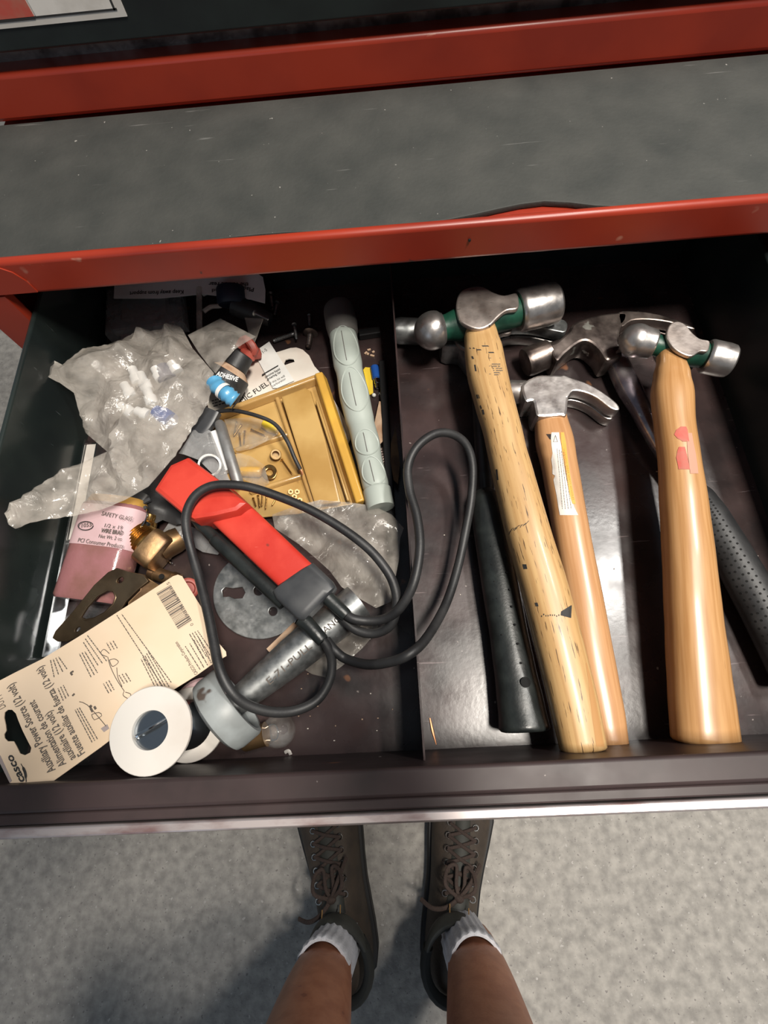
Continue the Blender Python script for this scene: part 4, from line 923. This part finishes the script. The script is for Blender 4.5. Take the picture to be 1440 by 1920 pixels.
# rear packages
o = thing('printed_sheet', 'white instruction sheet with upside down printing under the front rail', 'paper', at(360, 545, .640))
shp = Plane((230, 560, .648), (480, 545, .648), (350, 520, .652))
mk('sheet', slab(shp, [(214, 560), (216, 520), (360, 505), (470, 505), (493, 520), (498, 545), (497, 569), (470, 562), (380, 552), (300, 560)], .0006), M['paper'], o)
W = [writing('Place', (477, 541), (451, 538), shp, .0009, 8, bold=.02), writing('the vehicle rear', (467, 531), (392, 530), shp, .0009, 8, bold=.02), writing('around', (436, 541), (398, 543), shp, .0009, 7, bold=.02),
     writing('Keep away from support', (345, 545), (244, 548), shp, .0009, 8, bold=.02)]
mk('print', join_meshes(W), M['ink'], o)['kind'] = 'stuff'
o = thing('blister_box', 'flat cloudy clear plastic box lying at the back under the rail', 'plastic box', at(290, 590, Z0))
pb = mk('box', slab(flat(Z0 + .001), [(215, 560), (350, 552), (358, 625), (212, 645)], .016, bev=.003), M['grey_film'], o)
mk('insert', slab(flat(Z0 + .0015), [(238, 568), (318, 563), (325, 640), (236, 650)], .010, bev=.002), M['card_edge'], o)
o = mk('clear_edge_strip', tube([at(373, 538, .650), at(374, 620, .645)], [(.0028, .0008)] * 2, 8), M['bag']); tag(o, 'upright clear plastic edge strip left of the dark blue cap', 'plastic strip')
o = thing('blue_cap_plug', 'dark navy plastic cap plug with a tapered black stem at the back', 'plug', at(450, 580, Z0))
mk('cap', lathe(at(432, 538, .650), at(436, 572, .642), [(0, .006), (0, .0125), (.1, .0135), (.8, .0145), (1, .013)], 26), M['navy'], o)
mk('stem', lathe(at(440, 570, .641), at(507, 600, .632), [(0, .011), (.5, .0095), (1, .006), (1, .002)], 20), M['rubber_matte'], o)
o = mk('white_clip', tube(cat([at(380, 552, .640), at(400, 544, .642), at(414, 552, .640), at(416, 572, .636), at(396, 575, .636), at(382, 584, .636)], 5), .0022, 8), M['white_plastic']); tag(o, 'curved pale plastic hook beside the dark blue cap', 'hook')
o = mk('clear_clip', slab(Plane((468, 600, .640), (490, 600, .646), (478, 640, .634)), [(460, 596), (494, 598), (482, 632), (474, 650), (466, 620)], .001), M['bag']); tag(o, 'triangular clear plastic tab above the paper slip', 'plastic tab')
o = mk('dark_block', tube([at(674, 628, Z0 + .004), at(712, 622, Z0 + .004)], [(.004, .004)] * 2, 12, ex=5), M['shaft_dark']); tag(o, 'short dark metal block at the back right of the grip', 'metal block')

# red electrical tool with cord
TZ = .666
tl = thing('electrical_tool', 'red plastic handheld electrical tool with charcoal cap and long black cord', 'electrical tool', at(450, 990, .65))
# body: rounded box loft from the wide sleeve to the cap
def sect(st, n=20, ex=6): return ptube(st, n, ex=ex, k=1)
zt = TZ + .0165; zb = TZ - .012
mk('sleeve', slab(flat(zb), [unper(p, zt, zb) for p in [(287, 917), (300, 897), (318, 870), (352, 855), (410, 898), (464, 942), (444, 958), (402, 968), (362, 974), (340, 962)]], zt - zb, bev=.0035), M['red_plastic'], tl, 30)
mk('body', ptube([(414, 945, TZ, 36, .49), (432, 962, TZ, 36, .49), (497, 1024, TZ, 36, .49), (562, 1086, TZ, 36, .49)], 24, ex=4.2, k=1), M['red_plastic'], tl)
mk('end_cap', ptube([(550, 1083, TZ, 36, .44), (552, 1086, TZ, 45, .46), (556, 1092, TZ, 47.5, .47), (592, 1126, TZ, 47.5, .47), (598, 1133, TZ, 45, .45), (601, 1136, TZ, 40, .40)], 28, ex=4.2, k=1), M['cap_black'], tl)
mk('side_tube', ptube([(362, 973, TZ - .002, 6), (378, 986, TZ - .002, 10), (402, 1008, TZ - .002, 12), (407, 1013, TZ - .002, 14), (440, 1044, TZ - .002, 14.5), (500, 1100, TZ - .002, 14.5), (534, 1132, TZ - .003, 14)], 20), M['rubber'], tl)
mk('cord_boot', ptube([(606, 1112, TZ, 14), (620, 1126, TZ - .001, 13), (648, 1152, TZ - .002, 12), (650, 1154, TZ - .002, 10)], 18, k=2), M['rubber'], tl)
mk('cord_boot', ptube([(566, 1160, TZ - .002, 15), (582, 1176, TZ - .002, 14), (604, 1200, TZ - .003, 12.5), (606, 1202, TZ - .003, 10)], 18, k=2), M['rubber'], tl)
CR = .0033
cA = [(644, 1148, TZ - .002), (662, 1160, TZ - .002), (690, 1164, .662), (722, 1160, .664), (750, 1140, .672), (775, 1095, .680), (787, 1030, .682), (782, 970, .681), (768, 920, .680), (765, 875, .681), (782, 838, .684), (815, 814, .682), (848, 814, .676), (874, 834, .668), (886, 872, .660),
      (884, 930, .652), (874, 990, .648), (858, 1065, .646), (835, 1135, .652), (800, 1196, .672), (768, 1226, .682), (735, 1240, .676), (690, 1246, .664), (650, 1236, .655), (628, 1220, .657), (612, 1200, .656)]
mk('cord', tube(cat([at(*p) for p in cA], 7), CR, 12), M['rubber_matte'], tl)
cB = [(628, 1140, .655), (645, 1163, .656), (672, 1183, .655), (705, 1187, .656), (734, 1170, .662), (744, 1130, .668), (738, 1095, .672), (722, 1065, .675), (690, 1028, .678), (640, 990, .681), (580, 955, .684), (520, 930, .687), (470, 914, .690), (430, 909, .6915), (395, 912, .692), (368, 928, .691), (352, 955, .688), (349, 985, .684),
      (358, 1030, .678), (375, 1090, .676), (390, 1150, .678), (400, 1200, .680), (412, 1255, .683), (435, 1298, .680), (465, 1322, .673), (510, 1335, .664), (555, 1332, .656), (595, 1312, .652), (618, 1275, .652), (622, 1240, .655), (614, 1214, .660), (603, 1198, TZ - .003)]
mk('cord', tube(cat([at(*p) for p in cB], 7), CR, 12), M['rubber_matte'], tl)

# bags
o = mk('cloudy_bag', film([(85, 667), (117, 684), (155, 653), (217, 645), (250, 625), (305, 617), (325, 602), (342, 617), (361, 653), (400, 698), (396, 730), (389, 756), (361, 806), (328, 853), (305, 881), (278, 912), (239, 935), (194, 955), (133, 969), (83, 974), (67, 977), (25, 990), (6, 977), (8, 947), (42, 927), (83, 902), (119, 880), (153, 868), (200, 846), (161, 812), (150, 784), (139, 737), (111, 717), (89, 706)],
    lambda x, y: .668 + max(0, (150 - x)) * .00019 - (.012 if 160 < x < 380 and y < 820 else 0) , .018, .014, .0028, 3, 36), M["bag"]); tag(o, 'large cloudy plastic bag with a long twisted tail over the left wall', 'plastic bag')
o = mk('cloudy_flap', film([(352, 628), (413, 597), (480, 631), (460, 642), (440, 655), (425, 672), (404, 700), (393, 688), (372, 660)], lambda x, y: .664, .007, .005, .003, 14, 50), M['bag2']); tag(o, 'pointed flap of clear plastic film above the glue bottle', 'plastic bag')
o = mk('clear_bag', film([(510, 965), (555, 948), (600, 937), (655, 942), (700, 948), (735, 965), (757, 990), (750, 1010), (748, 1050), (738, 1100), (733, 1128), (705, 1140), (670, 1120), (640, 1100), (618, 1070), (590, 1045), (560, 1020), (515, 990)], lambda x, y: .641, .010, .010, .0028, 22, 38), M['bag2']); tag(o, 'crumpled clear bag between the amber tray and the cord loops', 'plastic bag')
o = mk('clear_bag', film([(640, 1195), (690, 1165), (710, 1170), (705, 1185), (680, 1215), (640, 1250), (610, 1270), (585, 1264), (562, 1250), (570, 1240), (600, 1222)], lambda x, y: Z0 + .001, .004, .003, .003, 23, 60), M['bag2']); tag(o, 'torn clear plastic scrap sticking out under the stamped pipe', 'plastic bag')
# wire nuts and connectors inside the large bag
for k, (x, y, dx, dy) in enumerate([(247, 690, 14, 30), (262, 700, 16, 34), (232, 720, 18, 28), (275, 730, 12, 30), (225, 760, 26, 18), (255, 770, 24, 10), (290, 690, 14, 22), (320, 680, 14, 20)]):
    a, b = at(x, y, .664), at(x + dx, y + dy, .662)
    c_ = mk('white_connector', lathe(a, b, [(0, .003), (.03, .004), (.5, .0042), (.52, .0054), (.97, .0054), (1, .004)], 14), M['neutral_white']); tag(c_, 'white plastic connector in the large cloudy bag, ' + ['topmost of the middle three', 'middle one of the central cluster', 'upper left one', 'right one of the central cluster', 'lowest left one', 'lowest one beside the deep blue connector', 'upper right one', 'rightmost one'][k], 'connector', 'white connectors inside the large bag')
for k, (x, y, dx, dy, r) in enumerate([(292, 772, 30, 18, .008), (300, 790, 22, -14, .007), (305, 690, 12, 26, .009)]):
    a, b = at(x, y, .660), at(x + dx, y + dy, .660)
    c_ = mk('blue_connector', lathe(a, b, [(0, r * .5), (.05, r * .8), (.6, r), (1, r * .9), (1, r * .4)], 14), M['blue_ink'] if k == 2 else M['blue']); tag(c_, ['deep blue connector low in the large cloudy bag', 'smaller deep blue connector crossing the first in the large bag', 'grey blue connector near the top right of the large bag'][k], 'connector')
# flecks
rnd = random.Random(6)
for k in range(26):
    x, y = (rnd.uniform(560, 745), rnd.uniform(1230, 1400)) if k < 14 else (rnd.uniform(810, 1240), rnd.uniform(720, 1390))
    p = at(x, y, Z0 + .0006); c_ = mk('dust_fleck', box(p, rnd.uniform(.0002, .0006), rnd.uniform(.0002, .0004), .0003), M['torn_paper' if k % 3 else 'white_card']); tag(c_, 'tiny pale fleck of debris on the drawer floor', 'debris', 'flecks of debris on the drawer floor')
c_ = mk('paint_curl', tube(cat([at(534, 1411, Z0 + .001), at(541, 1408, Z0 + .002), at(545, 1415, Z0 + .001)], 4), [(.0012, .0005)] * 9, 6), M['white_plastic']); tag(c_, 'small curled white paint chip in front of the glass bulb', 'debris')

# ================================================================ the person standing at the drawer
pe = thing('person', 'person in shorts, white socks and brown laced boots standing at the drawer', 'person', (-.04, -.36, 0))
def foot(heel, toe):
    h, t = V((*heel, 0)), V((*toe, 0)); d = (t - h).normalized(); L = (t - h).length; sd_ = V((d.y, -d.x, 0)); up = V((0, 0, 1))
    P = lambda s_, q, z: h + d * s_ * L / .30 + sd_ * q + up * z
    secs = [(.000, .016, .075), (.008, .028, .098), (.03, .036, .112), (.06, .0385, .118), (.095, .039, .119), (.125, .0395, .110), (.155, .0425, .095), (.19, .0475, .079), (.225, .0515, .066), (.255, .049, .057), (.28, .038, .046), (.295, .022, .034), (.300, .008, .028)]
    n = 24; g = Geo(); vs = []; fs = []
    for s_, w, hh in secs:
        for k in range(n):
            a = 6.28318 * k / n; c, q = math.cos(a), math.sin(a)
            c = math.copysign(abs(c) ** .78, c); z = .022 + (hh - .022) * (abs(q) ** .8 if q > 0 else 0)
            lean = 1 - .22 * max(0, (z - .06) / .06)
            vs.append(P(s_, w * c * lean, z))
    m = len(secs)
    for i in range(m - 1):
        for k in range(n): fs.append([i * n + k, i * n + (k + 1) % n, (i + 1) * n + (k + 1) % n, (i + 1) * n + k])
    fs += [list(range(n))[::-1], [(m - 1) * n + k for k in range(n)]]
    g.add(vs, fs); bt_ = mk('boot', g, M['boot'], pe, 60)
    sub = bt_.modifiers.new('s', 'SUBSURF'); sub.levels = 1; sub.render_levels = 1
    sg = Geo(); vs = []; fs = []
    out = [(s_ * 1.012 - .002, w + .006) for s_, w, _ in secs]
    loop = [P(s_, w, 0) for s_, w in out] + [P(s_, -w, 0) for s_, w in out[::-1]]
    k_ = len(loop); sg.add([p + up * .0005 for p in loop] + [p + up * .026 for p in loop], [list(range(k_))[::-1], list(range(k_, 2 * k_))] + [[i, (i + 1) % k_, k_ + (i + 1) % k_, k_ + i] for i in range(k_)])
    so = mk('sole', sg, M['sole'], bt_, 50); bevel(so, .003)
    # padded collar round the ankle and the tongue in front
    col = [P(.058 + .052 * math.cos(a), .040 * math.sin(a), .118 + .012 * math.cos(a)) for a in [math.radians(x) for x in range(62, 300, 14)]]
    mk('collar', tube(col, [(.0075, .010)] * len(col), 12), M['lining'], bt_)
    ton = [P(.066 + .050 * math.cos(a), .040 * math.sin(a), .128 + .008 * math.cos(a) + .0) for a in [math.radians(x) for x in range(-84, 85, 8)]]
    mk('tongue', tube(ton, [(.0035 + .0055 * math.sin(3.14 * (i + .6) / (len(ton) + .2)), .006 + .012 * math.sin(3.14 * (i + .6) / (len(ton) + .2))) for i in range(len(ton))], 14), M['boot_trim'], bt_)
    tg = [P(.128, -.014, .122), P(.118, -.014, .139), P(.118, .014, .139), P(.128, .014, .122)]
    mk('stitching', tube(tg, .0011, 6), M['tan_lace'], bt_)
    def topz(s_):
        for (a, w, z), (b, w2, z2) in zip(secs, secs[1:]):
            if a <= s_ <= b: return z + (z2 - z) * (s_ - a) / (b - a)
        return .05
    rows = [(.135, .021), (.153, .021), (.170, .021), (.187, .022), (.204, .022), (.221, .021)]
    tp = [P(.112 + .12 * k / 10, 0, topz(.112 + .12 * k / 10) - .008) for k in range(11)]
    mk('lace_panel', tube(tp, [(.017, .0105)] * 11, 12), M['boot_trim'], bt_)
    for s_, q in rows:
        for e in (-1, 1):
            z = topz(s_) - .0015
            mk('lace_ring', tube([P(s_ + .0042 * math.cos(t), e * (q + .0045 * math.sin(t)), z + .002) for t in [k * .7854 for k in range(9)]], .0009, 6), M['chrome'], bt_)
    for (s0, q0), (s1, q1) in zip(rows, rows[1:]):
        for e in (-1, 1):
            mk('lace', tube(cat([P(s0, e * q0, topz(s0) + .001), P((s0 + s1) / 2, 0, topz((s0 + s1) / 2) + .0055 + e * .001), P(s1, -e * q1, topz(s1) + .001)], 4), [(.0026, .0014)] * 9, 8), M['lace'], bt_)
    kz = topz(.135) + .008; K = P(.135, 0, kz)
    mk('knot', lathe(P(.135, -.007, kz), P(.135, .007, kz), [(0, .003), (.3, .006), (.7, .006), (1, .003)], 12), M['lace'], bt_)
    for e, ln in ((-1, .038), (1, .034)):
        mk('bow_loop', tube(cat([K, P(.150, e * ln * .6, kz + .008), P(.168, e * ln * .55, kz - .006), P(.172, e * ln * .2, kz - .012), P(.150, e * .006, kz - .002), K], 5), [(.0028, .0016)] * 26, 8), M['lace'], bt_)
    mk('lace_end', tube(cat([K, P(.122, -.018, kz + .006), P(.116, -.038, kz + .002), P(.120, -.056, kz - .010)], 5), [(.0032, .0018)] * 16, 8), M['lace'], bt_)
    mk('lace_end', tube(cat([K, P(.150, .010, kz + .003), P(.166, .022, kz - .010), P(.178, .030, kz - .022)], 5), [(.0030, .0017)] * 16, 8), M['lace'], bt_)
    return P
def ribbed(cs, n=88, ribs=22, name='sock', m=None):
    g = Geo(); vs = []
    for c, rx, ry, amp in cs:
        for k in range(n):
            a = 6.28318 * k / n; q = 1 + amp * math.cos(ribs * a); vs.append(V(c) + V((rx * q * math.cos(a), ry * q * math.sin(a), 0)))
    fs = [[i * n + k, i * n + (k + 1) % n, (i + 1) * n + (k + 1) % n, (i + 1) * n + k] for i in range(len(cs) - 1) for k in range(n)]
    return g.add(vs, fs)
LX, RX = -.140, .062
foot((-.116, -.425), (-.175, -.130)); foot((.022, -.428), (.088, -.135))
for x, hx in ((LX, -.134), (RX, .052)):
    cs = []
    for k in range(15):
        t = k / 14; z = .085 + .125 * t; r = .0325 + .0030 * t + (.0016 if z > .19 else 0)
        cs.append(((hx + (x - hx) * t, -.352 + .010 * t, z), r, r * 1.16, .024))
    cs += [((x, -.342, .2125), .0362, .0420, .012), ((x, -.342, .2120), .033, .038, .0)]
    mk('sock', ribbed(cs), M['sock'], pe, 70)

# one continuous body: legs, trunk, arms, hands and head from a joint skeleton
J = {}; order = []; edges = []
def joint(n, p, r, par=None):
    J[n] = len(order); order.append((V(p), r)); 
    if par: edges.append((J[par], J[n]))
joint('pelvis', (-.04, -.40, .93), (.150, .105)); joint('belly', (-.04, -.41, 1.08), (.140, .100), 'pelvis'); joint('chest', (-.04, -.42, 1.27), (.165, .110), 'belly')
joint('neck0', (-.04, -.40, 1.43), (.070, .065), 'chest'); joint('neck', (-.04, -.375, 1.50), (.056, .058), 'neck0'); joint('jaw', (-.04, -.345, 1.56), (.064, .075), 'neck'); joint('skull', (-.04, -.345, 1.66), (.076, .092), 'jaw'); joint('crown', (-.04, -.355, 1.725), (.055, .065), 'skull')
for sg_, X_ in ((-1, LX), (1, RX)):
    k = str(sg_)
    joint('hip' + k, (-.04 + sg_ * .095, -.395, .86), (.092, .098), 'pelvis'); joint('thigh' + k, (-.04 + sg_ * .098, -.385, .66), (.076, .082), 'hip' + k); joint('knee' + k, (X_, -.362, .485), (.052, .058), 'thigh' + k)
    joint('shin' + k, (X_, -.358, .42), (.050, .056), 'knee' + k); joint('calf' + k, (X_, -.364, .345), (.049, .057), 'shin' + k); joint('low' + k, (X_, -.346, .25), (.0420, .0475), 'calf' + k); joint('ankle' + k, (X_, -.342, .19), (.0345, .0400), 'low' + k); joint('heel' + k, (X_, -.348, .10), (.029, .034), 'ankle' + k)
    joint('shoulder' + k, (-.04 + sg_ * .185, -.41, 1.39), (.060, .060), 'chest'); joint('elbow' + k, (-.04 + sg_ * .26, -.33, 1.13), (.042, .042), 'shoulder' + k); joint('forearm' + k, (-.02 + sg_ * .20, -.24, 1.10), (.038, .040), 'elbow' + k); joint('wrist' + k, (sg_ * .115, -.135, 1.075), (.026, .024), 'forearm' + k)
    joint('palm' + k, (sg_ * .098, -.095, 1.066), (.034, .016), 'wrist' + k)
    for f_, (dx, ln) in enumerate(((-.024, .066), (-.008, .074), (.008, .070), (.024, .056))):
        a = (sg_ * (.094 + dx * sg_ * 1.0), -.070, 1.062)
        joint('f%d' % f_ + k, a, (.009, .009), 'palm' + k); joint('g%d' % f_ + k, (a[0] - sg_ * .008, -.070 + ln * .45, 1.066), (.0085, .0085), 'f%d' % f_ + k); joint('h%d' % f_ + k, (a[0] - sg_ * .020, -.070 + ln * .75, 1.056), (.0075, .0075), 'g%d' % f_ + k)
    joint('t' + k, (sg_ * .062, -.100, 1.062), (.011, .011), 'palm' + k); joint('u' + k, (sg_ * .044, -.072, 1.056), (.009, .009), 't' + k)
me = bpy.data.meshes.new('body'); me.from_pydata([p for p, _ in order], edges, [])
tmp = put('tmp_body', me); sk = tmp.modifiers.new('skin', 'SKIN'); ss = tmp.modifiers.new('ss', 'SUBSURF'); ss.levels = ss.render_levels = 2
for i, (p, r) in enumerate(order): me.skin_vertices[0].data[i].radius = r; me.skin_vertices[0].data[i].use_root = (i == 0)
bpy.context.view_layer.update(); dg = bpy.context.evaluated_depsgraph_get()
bm_ = bpy.data.meshes.new_from_object(tmp.evaluated_get(dg)); bpy.data.objects.remove(tmp)
body = mk('body', bm_, M['skin'], pe, 80)
H = V((-.04, -.345, 1.64))
mk('hair', tube([H + V((0, -.012, -.02)), H + V((0, -.016, .02)), H + V((0, -.014, .06)), H + V((0, -.012, .09)), H + V((0, -.01, .102))], [(.084, .098), (.088, .10), (.082, .092), (.055, .062), (.02, .02)], 24), M['hair'], body)
mk('nose', tube([H + V((0, .082, .0)), H + V((0, .108, -.035)), H + V((0, .086, -.042))], [(.007, .007), (.012, .010), (.008, .006)], 10), M['skin'], body)
mk('mouth', tube([H + V((-.022, .072, -.068)), H + V((0, .082, -.068)), H + V((.022, .072, -.068))], [(.004, .003), (.007, .006), (.004, .003)], 8), M['red_rubber'], body)
for e in (-1, 1):
    mk('eye', lathe(H + V((e * .03, .068, -.006)), H + V((e * .03, .090, -.006)), [(.5 - .5 * math.cos(k * .314), .011 * math.sin(k * .314) + 1e-5) for k in range(11)], 14), M['label_white'], body)
    mk('ear', tube([H + V((e * .083, -.005, -.035)), H + V((e * .092, -.010, -.005)), H + V((e * .086, -.01, .022))], [(.006, .012), (.007, .018), (.005, .012)], 10), M['skin'], body)
def loft(name, secs, m_, n=32, cap=False):
    g = Geo(); vs = [V(c) + V((rx * math.cos(6.28318 * k / n), ry * math.sin(6.28318 * k / n), 0)) for c, rx, ry in secs for k in range(n)]
    g.add(vs, [[i * n + k, i * n + (k + 1) % n, (i + 1) * n + (k + 1) % n, (i + 1) * n + k] for i in range(len(secs) - 1) for k in range(n)])
    o_ = mk(name, g, m_, pe, 70); so_ = o_.modifiers.new('t', 'SOLIDIFY'); so_.thickness = .003; return o_
loft('tee_shirt', [((-.04, -.40, .88), .20, .155), ((-.04, -.41, 1.05), .19, .15), ((-.04, -.42, 1.25), .215, .155), ((-.04, -.415, 1.37), .21, .125), ((-.04, -.405, 1.43), .13, .10), ((-.04, -.395, 1.455), .085, .08)], M['cloth_grey'])
for e in (-1, 1):
    mk('sleeve', tube([V((-.04 + e * .16, -.415, 1.385)), V((-.04 + e * .205, -.40, 1.33)), V((-.04 + e * .235, -.37, 1.22))], [(.085, .085), (.078, .078), (.068, .068)], 20, cap=False), M['cloth_grey'], pe)
    loft('shorts_leg', [((-.04 + e * .10, -.383, .54), .105, .115), ((-.04 + e * .098, -.388, .70), .108, .118), ((-.04 + e * .09, -.395, .84), .118, .13), ((-.04 + e * .08, -.40, .93), .12, .135)], M['cloth_khaki'])
